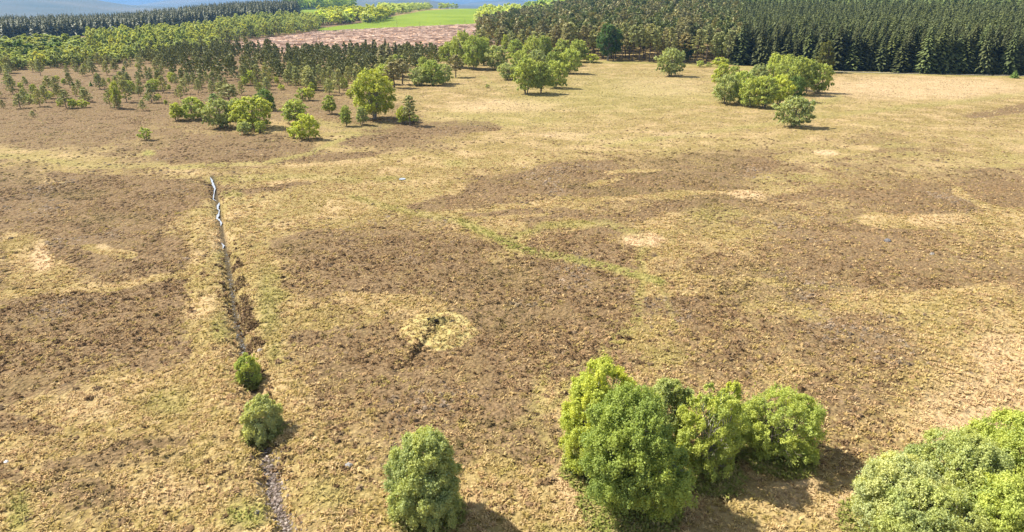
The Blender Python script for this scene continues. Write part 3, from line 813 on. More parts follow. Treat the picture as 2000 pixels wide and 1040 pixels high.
MID = [  # u, v_base, v_top, w, proto, colour, name, label
 (285, 274, 250, 26, 'bush2', LG, 'sapling', 'lone light green sapling on open brown heather below the left pine scatter'),
 (346, 236, 202, 30, 'oval1', YG, 'willow', 'small pale yellowish tree at the left end of the row of round trees'),
 (378, 234, 191, 50, 'round2', LG, 'alder', 'double stemmed round tree second from the left end of the row of round trees'),
 (432, 250, 195, 60, 'round1', GG, 'willow', 'big grey green dome shaped willow third in the row of round trees'),
 (466, 236, 193, 40, 'oval2', LG, 'alder', 'green tree half hidden behind the grey green dome willow'),
 (500, 250, 191, 78, 'round3', YG, 'alder', 'broadest yellow green tree in the middle of the row of round trees'),
 (478, 263, 238, 30, 'bush1', GG, 'shrub', 'low grey green bush at the left foot of the broadest yellow green tree'),
 (509, 260, 237, 22, 'bush1', LG, 'shrub', 'low bright bush at the right foot of the broadest yellow green tree'),
 (520, 216, 175, 40, 'round2', DG, 'alder', 'dark green round tree behind the broadest yellow green tree'),
 (579, 242, 195, 50, 'oval2', LG, 'willow', 'green tree standing just behind the twin domed tree by the grass strip'),
 (600, 272, 224, 48, 'round2', YG, 'alder', 'twin domed yellow green tree nearest to the camera in the row'),
 (574, 270, 247, 24, 'bush1', YG, 'shrub', 'small bright shrub at the left foot of the twin domed tree'),
 (590, 197, 173, 24, 'bush2', LG, 'sapling', 'left sapling of a little pair on the heather above the twin domed tree'),
 (604, 197, 172, 24, 'bush1', YG, 'sapling', 'right sapling of a little pair on the heather above the twin domed tree'),
 (646, 223, 187, 30, 'oval1', LG, 'sapling', 'thin open sapling between the twin domed tree and the tall birch'),
 (677, 247, 207, 22, 'oval2', MG, 'sapling', 'slim young tree on a short trunk, left in front of the tall birch'),
 (707, 245, 209, 26, 'oval1', GG, 'sapling', 'thin grey green sapling right in front of the tall birch'),
 (732, 233, 137, 74, 'birch1', YG, 'birch', 'tallest broad birch of the middle distance with weeping outline'),
 (685, 192, 175, 18, 'bush1', YG, 'shrub', 'little yellow green shrub left of the tall middle distance birch'),
 (789, 243, 208, 27, 'oval2', YG, 'sapling', 'small yellow green tree leaning against the lone dark pine'),
 (808, 240, 222, 18, 'bush2', MG, 'sapling', 'tiny green bush at the right foot of the lone dark pine'),
 (752, 165, 126, 40, 'round1', LG, 'alder', 'rounded light tree just behind the tall middle distance birch'),
 (779, 150, 108, 40, 'oval1', LG, 'alder', 'light tree between the brown pines and the alder thicket'),
 (822, 168, 132, 42, 'round1', GG, 'willow', 'left dome of the dense grey green thicket on the pale grass edge'),
 (846, 168, 118, 44, 'round3', MG, 'alder', 'tall middle dome of the dense grey green thicket on the pale grass edge'),
 (866, 164, 126, 34, 'round2', GG, 'willow', 'right dome of the dense grey green thicket on the pale grass edge'),
 (828, 152, 112, 26, 'oval1', LG, 'birch', 'slender light top behind the dense grey green thicket'),
 (880, 132, 82, 38, 'birch2', LG, 'birch', 'light green birch left of the tall group before the felled slope'),
 (903, 134, 61, 40, 'birch1', LG, 'birch', 'tall light birch standing against the felled slope'),
 (928, 136, 70, 44, 'birch1', MG, 'birch', 'tall birch with dark stems in the shade at the edge of the pale grass'),
 (945, 128, 74, 34, 'oval1', LG, 'birch', 'birch just left of the big round willow at the grass edge'),
 (968, 137, 90, 46, 'round1', GG, 'willow', 'big rounded grey green willow at the left of the central tree group'),
 (990, 156, 124, 40, 'round3', GG, 'willow', 'low grey willow on the left front of the central tree group'),
 (1006, 122, 78, 36, 'oval2', MG, 'alder', 'dark topped alder at the back left of the central tree group'),
 (1027, 184, 114, 50, 'oval2', LG, 'willow', 'left of the three tall willows at the front of the central tree group'),
 (1056, 182, 122, 44, 'oval1', LG, 'willow', 'middle of the three tall willows at the front of the central tree group'),
 (1084, 172, 120, 46, 'round2', LG, 'willow', 'right of the three tall willows at the front of the central tree group'),
 (1112, 144, 96, 44, 'round1', LG, 'willow', 'round willow on the right side of the central tree group'),
 (1128, 122, 78, 40, 'oval2', LG, 'alder', 'light alder at the back right of the central tree group'),
 (1098, 128, 78, 42, 'oval1', LG, 'alder', 'light crowned alder at the back of the central tree group before the pines'),
 (1062, 130, 72, 36, 'birch2', MG, 'birch', 'dark upright birch in the back middle of the central tree group'),
 (1040, 135, 72, 38, 'birch1', LG, 'birch', 'pale upright birch in the back middle of the central tree group'),
 (1050, 150, 98, 44, 'round3', GG, 'willow', 'grey willow in the heart of the central tree group'),
 (1018, 150, 100, 40, 'round1', LG, 'alder', 'light round alder behind the left tall willow of the central group'),
 (1080, 145, 102, 36, 'round2', MG, 'alder', 'green alder in the heart of the central group, behind the front three'),
 (1156, 123, 106, 28, 'bush1', YG, 'shrub', 'bright low shrub at the foot of the pines left of the aspen'),
 (1187, 119, 48, 44, 'birch2', (.13, .21, .08), 'aspen', 'tall blue green aspen standing in front of the brown pines'),
 (1308, 149, 96, 50, 'round1', GG, 'willow', 'isolated leaning willow on pale grass in front of the pines'),
 (1338, 121, 72, 28, 'oval2', (.13, .22, .08), 'aspen', 'small blue green aspen behind the isolated willow by the pines'),
 (1367, 131, 119, 16, 'bush1', LG, 'shrub', 'small round shrub on the grass edge right of the isolated willow'),
 (1384, 131, 122, 12, 'bush2', LG, 'shrub', 'tiny shrub between two others on the grass edge by the spruces'),
 (1406, 132, 113, 30, 'bush1', YG, 'shrub', 'wide pale shrub on the grass edge behind the right tree group'),
 (1408, 172, 124, 32, 'oval1', YG, 'alder', 'yellow green tree at the back left corner of the right tree group'),
 (1432, 165, 130, 30, 'round2', LG, 'alder', 'light round tree at the back left of the right tree group'),
 (1416, 203, 147, 50, 'round1', GG, 'willow', 'grey green willow at the left front of the right tree group'),
 (1445, 200, 140, 46, 'round2', LG, 'willow', 'willow second from the left of the right tree group'),
 (1466, 210, 150, 52, 'round3', LG, 'willow', 'low broad willow at the front centre of the right tree group'),
 (1492, 212, 148, 46, 'oval2', LG, 'willow', 'willow at the front of the right tree group, left of its dark hollow'),
 (1520, 205, 148, 48, 'round1', YG, 'alder', 'yellowish alder at the front right of the right tree group'),
 (1510, 170, 106, 36, 'birch2', LG, 'birch', 'tall light birch top in the back of the right tree group'),
 (1532, 175, 108, 42, 'birch1', LG, 'birch', 'tall birch next to the tallest top of the right tree group'),
 (1557, 185, 112, 46, 'oval2', LG, 'alder', 'green alder right of centre in the right tree group'),
 (1550, 200, 150, 34, 'round2', DG, 'alder', 'dark shaded alder low in the right tree group above the lone round willow'),
 (1575, 182, 118, 36, 'oval1', MG, 'alder', 'green tree second from the right end of the right tree group'),
 (1598, 182, 126, 44, 'round2', LG, 'alder', 'rounded tree at the right end of the right tree group'),
 (1480, 180, 128, 44, 'round3', GG, 'willow', 'grey willow behind the front row of the right tree group'),
 (1548, 248, 190, 67, 'round1', GG, 'willow', 'lone dome shaped grey green willow on the pale grass below the right tree group'),
 (1606, 142, 82, 36, 'oval1', (.22, .23, .07), 'birch', 'olive yellow tree standing against the dark spruce wall'),
 (952, 172, 165, 9, 'bush2', MG, 'shrub', 'tiny dark shrub alone on pale grass left of the central tree group'),
 (231, 212, 160, 18, 'birch2', YG, 'birch', 'slim yellow green birch among the pines at the left'),
 (255, 182, 158, 20, 'round2', LG, 'birch', 'light green birch right of the slim yellow birch among left pines'),
 (97, 193, 178, 15, 'round1', YG, 'shrub', 'yellow green bush on a stem at the far left pine scatter'),
 (161, 211, 196, 22, 'bush1', YG, 'shrub', 'bright low dome bush at the right end of the far left pine clump'),
 (144, 206, 193, 12, 'bush2', YG, 'shrub', 'tiny bright bush just left of the bright dome bush among pines'),
 (118, 208, 196, 14, 'bush1', YG, 'shrub', 'small bright bush under the far left pine clump'),
 (60, 200, 184, 22, 'bush2', LG, 'shrub', 'light thin bush in the middle of the far left pine clump'),
 (112, 158, 148, 10, 'bush1', YG, 'shrub', 'little lime bush on open heather in the upper left'),
 (336, 162, 142, 16, 'round2', YG, 'birch', 'little bright yellow green birch between dark pines in the upper left'),
 (302, 178, 155, 24, 'round3', LG, 'birch', 'round light birch among pines left of centre in the scatter'),
 (310, 196, 184, 12, 'bush1', YG, 'shrub', 'small lime shrub under the round light birch in the pine scatter'),
 (550, 176, 166, 14, 'bush1', YG, 'shrub', 'tiny lime shrub in front of the dense young pines'),
 (690, 130, 110, 16, 'oval1', LG, 'birch', 'single light birch standing among dense young pines'),
 (1600, 95, 0, 1, None, None, None, None),
]
for (u, vb, vt, w, pk, c, nm, lab) in MID:
    if pk is None: continue
    x, y, H, W = by_px(u, vb, vt, w)
    cat = 'bush' if nm == 'shrub' else 'tree'
    j = random.uniform(.9, 1.1)
    plant(nm, PB[pk], x, y, H, W * 1.1, (c[0] * j, c[1] * j, c[2] * j * 1.15), lab, cat)

MIDP = [
 (801, 246, 188, 26, PP[1], PINE, 'pine', 'lone dark pine beside a yellow green sapling, right of the tall birch'),
 (890, 152, 108, 26, PP[3], PINEB, 'pine', 'brown pine at the right of the grey green thicket'),
 (770, 172, 122, 34, PP[1], PINEB, 'pine', 'brownish pine left of the grey green thicket'),
 (786, 165, 116, 30, PP[0], PINEB, 'pine', 'second brownish pine close behind the first by the thicket'),
 (745, 126, 88, 24, PS[1], PINEB, 'spruce', 'left of three brown spruces in front of the felled slope'),
 (760, 126, 84, 24, PS[2], PINEB, 'spruce', 'right of three brown spruces in front of the felled slope'),
 (715, 110, 78, 14, PS[0], SPR, 'spruce', 'left one of two dark pointed spruces against the felled slope'),
 (730, 112, 76, 16, PS[3], SPR, 'spruce', 'right one of two dark pointed spruces against the felled slope'),
 (754, 112, 73, 14, PS[0], SPR, 'spruce', 'dark pointed spruce tip right of the pair against the felled slope'),
 (774, 112, 81, 14, PS[1], SPR, 'spruce', 'rightmost dark pointed spruce against the felled slope'),
 (728, 122, 104, 10, PS[2], SPRL, 'spruce', 'small green spruce on a bare gap below the pointed spruces'),
 (1981, 153, 138, 16, PS[3], DG, 'spruce', 'small bushy spruce alone on the grass before the dark plantation'),
 (98, 169, 155, 8, PS[0], DG, 'spruce', 'small dark cone shaped spruce on the open heather, left one'),
 (143, 168, 160, 7, PS[1], DG, 'spruce', 'tiny dark cone shaped spruce on the open heather, middle one'),
 (178, 169, 159, 7, PS[2], DG, 'spruce', 'tiny dark cone shaped spruce on the open heather, right one'),
 (418, 200, 184, 22, PY[3], DG, 'pine', 'dark rounded young pine just above the row of round trees'),
 (65, 229, 217, 10, PY[1], PINE, 'pine', 'small spindly pine alone on heather at the far left'),
 (450, 205, 165, 34, PP[1], PINE, 'pine', 'bushy pine rising just behind the dome willow row'),
 (90, 200, 168, 18, PY[0], PINE, 'pine', 'upright pine at the left end of the far left clump'),
 (40, 212, 184, 20, PY[1], PINE, 'pine', 'leaning pine in front at the far left clump'),
 (130, 212, 176, 22, PY[2], PINE, 'pine', 'broad dark pine in the middle of the far left clump'),
 (168, 200, 172, 20, PY[3], PINE, 'pine', 'pine behind the bright dome bush of the far left clump'),
 (248, 200, 158, 22, PY[0], PINE, 'pine', 'dark pine right beside the slim yellow green birch'),
 (280, 217, 196, 12, PY[1], PINE, 'pine', 'thin leaning pine below the round light birch'),
]
for (u, vb, vt, w, pr, c, nm, lab) in MIDP:
    x, y, H, W = by_px(u, vb, vt, w)
    plant(nm, pr, x, y, H, W * 1.1, c, lab, 'tree')

# ------------------------------------------------------------------ woods placed by density
def where(u):
    """landmark wording for a bearing, used in labels of the wooded background"""
    for lim, t in ((60, 'at the far left edge'), (140, 'above the far left pine clump'), (210, 'left of the slim yellow birch'), (275, 'behind the slim yellow birch'),
                   (350, 'above the leftmost round tree'), (430, 'above the dome willow'), (500, 'above the ditch head'), (560, 'above the dark round alder'),
                   (620, 'above the twin domed tree'), (690, 'just left of the tall birch'), (760, 'behind the tall birch'), (830, 'above the grey thicket'),
                   (900, 'right of the grey thicket'), (960, 'left of the central group'), (1040, 'behind the central group'), (1120, 'right behind the central group'),
                   (1170, 'left of the aspen'), (1210, 'behind the aspen'), (1280, 'right of the aspen'), (1330, 'behind the isolated willow'), (1390, 'right of the isolated willow'),
                   (1440, 'beside the first spruces'), (1500, 'above the left of the right group'), (1560, 'above the middle of the right group'), (1620, 'behind the olive birch'),
                   (1690, 'just right of the right group'), (1760, 'right of the lone willow'), (1830, 'above mid track'), (1900, 'above the right of the track'), (1960, 'near the right edge')):
        if u < lim: return t
    return 'at the very right edge'

def jit(c, rng, a, b):
    k = rng.uniform(a, b); w = rng.uniform(-.05, .05)
    return (c[0] * k * (1 + w), c[1] * k, c[2] * k * (1 - w))

def scatter(poly, spacing, dmin, dmax, umin, umax, seed):
    """jittered grid on the ground; keeps points whose foot falls in the surveyed polygon"""
    rng = np.random.default_rng(seed)
    x0 = dmax * (umin - 1000) / 1300 if umin < 1000 else dmin * (umin - 1000) / 1500
    x1 = dmax * (umax - 1000) / 1300 if umax > 1000 else dmin * (umax - 1000) / 1500
    gx = np.arange(min(x0, x1), max(x0, x1), spacing); gy = np.arange(dmin * .75, dmax, spacing)
    X, Y = np.meshgrid(gx, gy); X = X.ravel() + rng.uniform(-.7, .7, X.size) * spacing; Y = Y.ravel() + rng.uniform(-.7, .7, Y.size) * spacing
    d = np.hypot(X, Y); m = (d > dmin) & (d < dmax); X, Y = X[m], Y[m]
    Z = terrain(X, Y); u, v = proj(X, Y, Z)
    m = inpoly(u, v, poly) if poly is not None else np.ones(len(X), bool)
    return X[m], Y[m], Z[m], u[m], v[m], rng

def bake(name, protos, X, Y, Z, Hs, Ws, colr, label, cat, mat, rng, kind='stuff', tvar=.5):
    Vs, Fs, Ts = [], [], []; o = 0
    if len(X) == 0: return
    for i in range(len(X)):
        p = protos[int(rng.integers(len(protos)))]
        V, F, T, H0, W0 = p
        a = rng.uniform(0, 6.28); c, s = math.cos(a), math.sin(a)
        sx = Ws[i] / W0; sz = Hs[i] / H0
        Vs.append(np.stack([(V[:, 0] * c - V[:, 1] * s) * sx + X[i], (V[:, 0] * s + V[:, 1] * c) * sx + Y[i], V[:, 2] * sz + Z[i]], 1))
        Fs.append(F + o); o += len(V)
        Ts.append(np.clip(T * .65 + rng.uniform(-.1, tvar), 0, 1))
    me = mesh_np(name, np.vstack(Vs), np.vstack(Fs), {'tint': np.concatenate(Ts)}, mats=[mat])
    ob = put(name, me, label=label, cat=cat, kind=kind); ob.color = (*colr, 1)
    return ob

# ---- dark spruce plantation on the right
SPR_POLY = [(1432, 126), (1500, 131), (1620, 137), (1800, 143), (2000, 148), (2400, 158), (2700, 120), (2700, -60), (1440, -60), (1400, 10), (1395, 60)]
X, Y, Z, u, v, rng = scatter(SPR_POLY, 3.5, 270, 640, 1380, 2500, 5)
order = np.argsort(np.hypot(X, Y) - 0 * v)
vis = (u < 2030)
# row number counted by depth behind the plantation edge
edge_v = np.interp(u, [1432, 1500, 1620, 1800, 2000, 2400], [126, 131, 137, 143, 148, 158])
front = (edge_v - v)
key = np.where(vis, front, 1e6); order = np.argsort(key)
for n, i in enumerate(order[:290]):
    H = rng.uniform(13.5, 21.5); W = rng.uniform(7.0, 10.5)
    zone = where(u[i])
    row = 'front row' if front[i] < 3.5 else 'second rank' if front[i] < 8 else 'third rank'
    dark = rng.uniform() < .72; big = 'tall' if H > 18 else 'shorter'
    lab = f"{big} {'dark' if dark else 'lighter green'} spruce, {row} of the plantation, {zone}"
    plant('spruce', PS[int(rng.integers(4))], X[i], Y[i], H, W, jit((SPR if dark else SPRL), rng, .85, 1.2), lab, 'tree', group=lab, z=Z[i])
SF = [spruce(80 + i, 18, 3.0, 1.0, 8, 2, 1.25)[0] + (18, 6.2) for i in range(5)]
rest = order[290:]
bake('spruce_forest', SF, X[rest], Y[rest], Z[rest], rng.uniform(12.5, 22, len(rest)), rng.uniform(7.0, 10.5, len(rest)), (.105, .118, .048),
     'unbroken mass of dark spruce crowns filling the slope behind the plantation edge', 'forest', M_needle, rng)
X, Y, Z, u, v, rng = scatter(None, 7.5, 640, 1150, 1400, 2500, 6)
m = (1000 + 1431 * X / Y > 1440) & (1000 + 1431 * X / Y < 2600)
SFF = [spruce(90 + i, 18, 3.4, 2.0, 6, 1, 1.5)[0] + (18, 7) for i in range(4)]
X, Y, Z = X[m], Y[m], Z[m]
bake('spruce_forest', SFF, X, Y, Z, rng.uniform(12, 22, len(X)), rng.uniform(8, 11, len(X)), (.125, .155, .058),
     'far top of the spruce hillside along the upper right edge of the picture', 'forest', M_needle, rng)

# ---- tall brown pines in the middle
PINE_POLY = [(935, 112), (1130, 116), (1200, 119), (1300, 123), (1440, 127), (1450, 20), (1350, -20), (1180, 4), (1100, 22), (1000, 50), (940, 70)]
X, Y, Z, u, v, rng = scatter(PINE_POLY, 6.0, 330, 900, 900, 1500, 8)
keep = rng.uniform(size=len(X)) < np.where(u < 1080, .6, 1.0); X, Y, Z, u, v = X[keep], Y[keep], Z[keep], u[keep], v[keep]
edge_v = np.interp(u, [935, 1130, 1440], [112, 116, 127]); front = edge_v - v
order = np.argsort(front)
for n, i in enumerate(order[:72]):
    H = rng.uniform(14, 19) * (.8 if u[i] < 1080 else 1); W = rng.uniform(5, 7.5)
    zone = where(u[i])
    row = 'front edge' if front[i] < 7 else 'inner ranks'
    brown = rng.uniform() < .5
    lg = rng.uniform() < .06; big = 'tall' if H > 16 else 'shorter'
    if lg:
        lab = f'light green birch crown in the pine stand, {zone}'
        plant('birch', PB['birch2'], X[i], Y[i], H * .85, W, LG, lab, 'tree', group=lab, z=Z[i])
    else:
        lab = f"{big} {'brown' if brown else 'olive'} stand pine, {row}, {zone}"
        plant('pine', PP[int(rng.integers(4))], X[i], Y[i], H, W, jit((PINEB if brown else PINE), rng, .8, 1.2), lab, 'tree', group=lab, z=Z[i])
rest = order[72:]
PF = [pine(120 + i, 18, 3.3, 22, 9, .85, .45)[0] + (18, 6.8) for i in range(4)]
for tone, (cc, lb) in enumerate((((.27, .24, .14), 'mass of brownish pine tops reaching back from the pine stand edge'), ((.165, .185, .085), 'mass of olive green pine tops mixed into the back of the pine stand'))):
    rr_ = rest[tone::2]
    bake('pine_forest', PF, X[rr_], Y[rr_], Z[rr_], rng.uniform(13, 20.5, len(rr_)), rng.uniform(6.5, 9.5, len(rr_)), cc, lb, 'forest', M_needle, rng)

# ---- young pines scattered over the left heather
def young(poly, spacing, prob, dmin, dmax, umin, umax, seed, hr, zone, nmax, light=.13):
    X, Y, Z, u, v, rng = scatter(poly, spacing, dmin, dmax, umin, umax, seed)
    pn = fbm(X / 30, Y / 30, seed, 3) + .5
    m = rng.uniform(size=len(X)) < prob * np.clip(pn * 2.2 - .35, .1, 1.6)
    X, Y, Z, u, v = X[m], Y[m], Z[m], u[m], v[m]
    ord_ = np.argsort(-v)
    for i in ord_[:nmax]:
        H = rng.uniform(*hr); W = H * rng.uniform(.45, .66)
        if rng.uniform() < light * 1.3:
            plant('sapling', PB['bush1' if rng.uniform() < .5 else 'oval1'], X[i], Y[i], H * .6, W * .9, LG, f'bright green sapling {zone}, {where(u[i])}', 'tree', group=f'bright green saplings {zone}, {where(u[i])}', z=Z[i])
        else:
            big = 'taller' if H > sum(hr) / 2 else 'shorter'
            plant('pine', PY[int(rng.integers(4))], X[i], Y[i], H, W, jit(PINE, rng, .8, 1.25),
                  f'{big} dull green pine {zone}, {where(u[i])}', 'tree', group=f'{big} pines {zone}, {where(u[i])}', z=Z[i])
    return X[ord_[nmax:]], Y[ord_[nmax:]], Z[ord_[nmax:]], rng
r3 = young([(-20, 215), (-20, 150), (220, 150), (220, 212)], 5.4, .45, 180, 330, -60, 230, 31, (2.0, 5.4), 'on the far left heather', 56)
r4 = young([(220, 215), (220, 150), (330, 150), (450, 175), (560, 172), (560, 185), (330, 205)], 4.6, .5, 180, 330, 200, 600, 32, (2.2, 5.8), 'above the row of round trees', 44)
r5 = young([(-20, 150), (-20, 118), (260, 118), (330, 150)], 6, .6, 250, 430, -80, 330, 33, (3, 6.5), 'in the loose scatter', 50, .03)
r1 = young([(330, 150), (260, 115), (420, 100), (640, 108), (700, 165), (650, 190), (560, 172), (450, 172)], 5.2, .95, 230, 520, 220, 720, 34, (4.2, 8.2), 'in the dense thicket', 40, .12)
r2 = young([(640, 108), (860, 110), (880, 125), (760, 160), (700, 165)], 5.2, .9, 230, 520, 600, 900, 35, (5, 9.5), 'in the rear thicket', 8, .08)
RY = [pine(150 + i, 5, 1.5, 22, 10, .4, .08, True)[0] + (5, 3.0) for i in range(3)]
Xq, Yq, Zq = (np.concatenate([r3[k], r4[k], r5[k]]) for k in range(3))
bake('distant_pines', RY, Xq, Yq, Zq, rng.uniform(2.5, 5.6, len(Xq)) if False else r3[3].uniform(2.5, 5.6, len(Xq)), r3[3].uniform(1.6, 3.0, len(Xq)), (.26, .265, .13), 'further small pines dotted thinly over the upper left heather', 'pines', M_needle, r3[3])
YF = [pine(140 + i, 7, 2.0, 14, 8, .6, .12, True)[0] + (7, 4.0) for i in range(4)]
Xr = np.concatenate([r1[0], r2[0]]); Yr = np.concatenate([r1[1], r2[1]]); Zr = np.concatenate([r1[2], r2[2]])
bake('pine_thicket', YF, Xr, Yr, Zr, rng.uniform(5, 9, len(Xr)), rng.uniform(3, 4.6, len(Xr)), (.19, .19, .09), 'close mass of young pines along the foot of the felled slope', 'thicket', M_needle, rng)

# ---- light green broadleaf belt on the left and far hedges and woods
BF = [broadleaf(160 + i, 9, 7, 1000, .7, ['round', 'oval', 'birch', 'round'][i], 2, 12, .4, .05) for i in range(4)]
BFP = [Proto('bf%d' % i, BF[i], 9, 7, M_leaf, M_bark) for i in range(4)]
BA, BB, BC, BD = (.34, .37, .165), (.38, .39, .15), (.26, .30, .14), (.34, .365, .19)
def belt(poly, spacing, dmin, dmax, umin, umax, seed, hr, wr, cols, zone, nmax=90, prob=.9):
    X, Y, Z, u, v, rng = scatter(poly, spacing, dmin, dmax, umin, umax, seed)
    m = rng.uniform(size=len(X)) < prob; X, Y, Z, v, u = X[m], Y[m], Z[m], v[m], u[m]
    ord_ = np.argsort(-v); vmid = float(np.median(v[ord_[:nmax]])) if len(v) else 0
    for i in ord_[:nmax]:
        Ht = rng.uniform(*hr); sz = 'tall' if Ht > sum(hr) / 2 else 'low'; sz += ' front' if v[i] > vmid else ' back'
        plant('broadleaf_tree', BFP[int(rng.integers(4))], X[i], Y[i], Ht, rng.uniform(*wr), jit(cols[int(rng.integers(len(cols)))], rng, 1.1, 1.7),
              f'{sz} spring green tree {zone}, {where(u[i])}', 'tree', group=f'{sz} leafy trees {zone}, {where(u[i])}', z=Z[i])
    r = ord_[nmax:]
    if len(r):
        bake('woodland', [b[0] + (9, 7) for b in BF], X[r], Y[r], Z[r], rng.uniform(*hr, len(r)), rng.uniform(*wr, len(r)), tuple(q * 1.4 for q in cols[0]), f'mass of leafy crowns {zone}', 'woodland', M_leaf, rng)
belt([(-40, 145), (-40, 128), (120, 118), (300, 108), (430, 92), (440, 100), (300, 118), (130, 132), (0, 142)], 6, 300, 700, -60, 460, 51, (5, 9), (5, 7.5), [BA, BB, BC, BD], 'fronting the light green belt', 58)
belt([(180, 116), (180, 92), (430, 66), (432, 92), (300, 108)], 7, 380, 900, 100, 460, 52, (8.5, 14), (5.5, 8.5), [BA, BD, BB, BC], 'in the tall bright wood', 56)
belt([(-60, 124), (-60, 102), (180, 96), (180, 114), (60, 120)], 11, 380, 900, -80, 200, 53, (7, 11), (9, 14), [BC, BD, (.16, .22, .09), BC], 'in the rounded left wood', 30)
belt([(430, 84), (430, 56), (560, 42), (625, 48), (622, 62), (520, 74)], 8, 500, 1100, 380, 660, 54, (8, 15), (6.5, 9.5), [BA, BC, BB, BD], 'over the felled slope', 44)
belt([(625, 50), (625, 36), (760, 30), (745, 44), (700, 46)], 12, 700, 1500, 600, 780, 55, (10, 17), (12, 20), [(.40, .42, .10), YG, GG], 'beside the green field', 16)
belt([(745, 34), (830, 20), (850, 16), (850, 12), (740, 12)], 16, 900, 1700, 700, 880, 56, (8, 14), (12, 20), [GG, LG, MG], 'along the field hedge', 12)
belt([(560, 20), (560, 11), (835, 9), (835, 16), (740, 17)], 11, 900, 1800, 520, 860, 57, (20, 28), (14, 20), [MG, DG, MG], 'in the hilltop wood', 36)
belt([(930, 50), (935, 34), (1040, 32), (1110, 40), (1040, 52)], 11, 650, 1300, 900, 1130, 58, (13, 19), (10, 14), [GG, GG, MG], 'in the field end grove', 26)
belt([(1030, 17), (1030, 12), (1190, 8), (1190, 14)], 30, 1000, 2200, 1000, 1200, 59, (10, 16), (14, 24), [MG, DG], 'on the far skyline', 10)
belt([(860, 18), (860, 15), (950, 13), (950, 17)], 40, 1100, 1900, 850, 960, 60, (9, 14), (12, 20), [LG, MG], 'on the field crest', 5)

# ---- dark conifer forest at the upper left
CF_POLY = [(-200, 100), (0, 76), (100, 72), (250, 66), (400, 45), (560, 31), (600, 12), (560, 2), (300, 10), (-200, 30)]
X, Y, Z, u, v, rng = scatter(None, 8.5, 560, 1500, -150, 600, 61)
ub = 1000 + 1431 * X / Y
low = np.interp(ub, [-200, 0, 100, 250, 400, 560, 600], [86, 78, 73, 66, 47, 33, 28])
far = np.interp(ub, [-200, 0, 250, 500, 600], [1100, 1200, 1300, 1450, 1450])
m = (v < low) & (np.hypot(X, Y) < far) & (ub < 580) & (ub > -250)
X, Y, Z = X[m], Y[m], Z[m]
bake('conifer_forest', SFF, X, Y, Z, rng.uniform(15, 20, len(X)), rng.uniform(6, 8.5, len(X)), (.125, .128, .066),
     'dark even conifer forest stretching across the upper left under the blue hills', 'forest', M_needle, rng)

# ------------------------------------------------------------------ distant hills
def hills(az0, az1, d0, pts, seed, half=2600):
    az = np.radians(np.arange(az0, az1, .12)); rr = np.linspace(-1, 1, 41)
    A, Q = np.meshgrid(az, rr); D = d0 + Q * half
    X, Y = D * np.sin(A), D * np.cos(A)
    up = 1000 + 1431 * np.tan(A)
    top = np.interp(up, [p[0] for p in pts], [p[1] for p in pts])      # height in metres
    top = top + d0 * .0016 * fbm(up / 90, up * 0, seed, 4)
    prof = np.clip(1 - Q * Q, 0, 1) ** 1.2
    Z = -115 + (top + 115) * prof * (1 + .35 * fbm(X / 900, Y / 900, seed + 3, 4) * (1 - prof))
    V = np.stack([X, Y, Z], -1).reshape(-1, 3); n, mm = X.shape
    i = np.arange(n * mm).reshape(n, mm)
    F = np.stack([i[:-1, :-1], i[:-1, 1:], i[1:, 1:], i[1:, :-1]], -1).reshape(-1, 4)
    put('hills', mesh_np('hills', V, F, smooth=True, mats=[M_hill]), kind='structure')
M_hill = simple_material('hill_moorland', (.05, .065, .04), (.11, .105, .07), .0016, .95)
def vh(d, pts): return [(u, 30 + (3 - v) * d / 1431.0) for u, v in pts]
hills(-52, 50, 7000, vh(7000, [(-800, -14), (0, -9), (100, -6), (180, 0), (250, 9), (300, 11), (420, 14), (600, 8), (780, -6), (832, 0), (893, 10), (960, 14), (1180, 14), (1300, 10), (2600, 4)]), 201)
hills(-52, 50, 11000, vh(11000, [(-800, 2), (0, 3), (180, 8), (256, 11), (330, 0), (420, -6), (560, -12), (780, 4), (900, 8), (985, -1), (1050, 2), (1120, 10), (1300, 10), (2600, 4)]), 203)
hills(-52, 50, 17000, vh(17000, [(-800, -16), (0, -18), (240, -14), (420, -20), (700, -22), (880, -12), (1040, -9), (1140, -1), (1195, 4), (1300, 2), (2600, -8)]), 202)

# ------------------------------------------------------------------ heather, grass, stones
def visible_points(n, dmin, dmax, seed, half=41.0):
    rng = np.random.default_rng(seed)
    d = np.sqrt(rng.uniform(dmin ** 2, dmax ** 2, n)); a = np.radians(rng.uniform(-half, half, n))
    return d * np.sin(a), d * np.cos(a), rng

HC = np.array([(.265, .19, .12), (.22, .155, .095), (.30, .215, .145), (.30, .235, .175), (.26, .205, .10), (.35, .255, .155)]) * GS * np.array([.96, .90, .80])
def heather_colors(x, y, n, rng):
    k = rng.choice(6, n, p=[.3, .24, .2, .06, .1, .1])
    c = HC[k]
    gp = .6 * ss(fbm(x / 8, y / 8, 301, 2), .14, .3) * (rng.uniform(size=n) < .4)
    c = c * (1 - gp[:, None]) + np.array([.36, .30, .25]) * GS * gp[:, None]
    ol = ss(fbm(x / 14, y / 14, 305, 2), .1, .25)
    c = c * (1 - .5 * ol[:, None]) + .5 * ol[:, None] * np.array([.22, .18, .08]) * GS
    return c * rng.uniform(.7, 1.3, (n, 1))

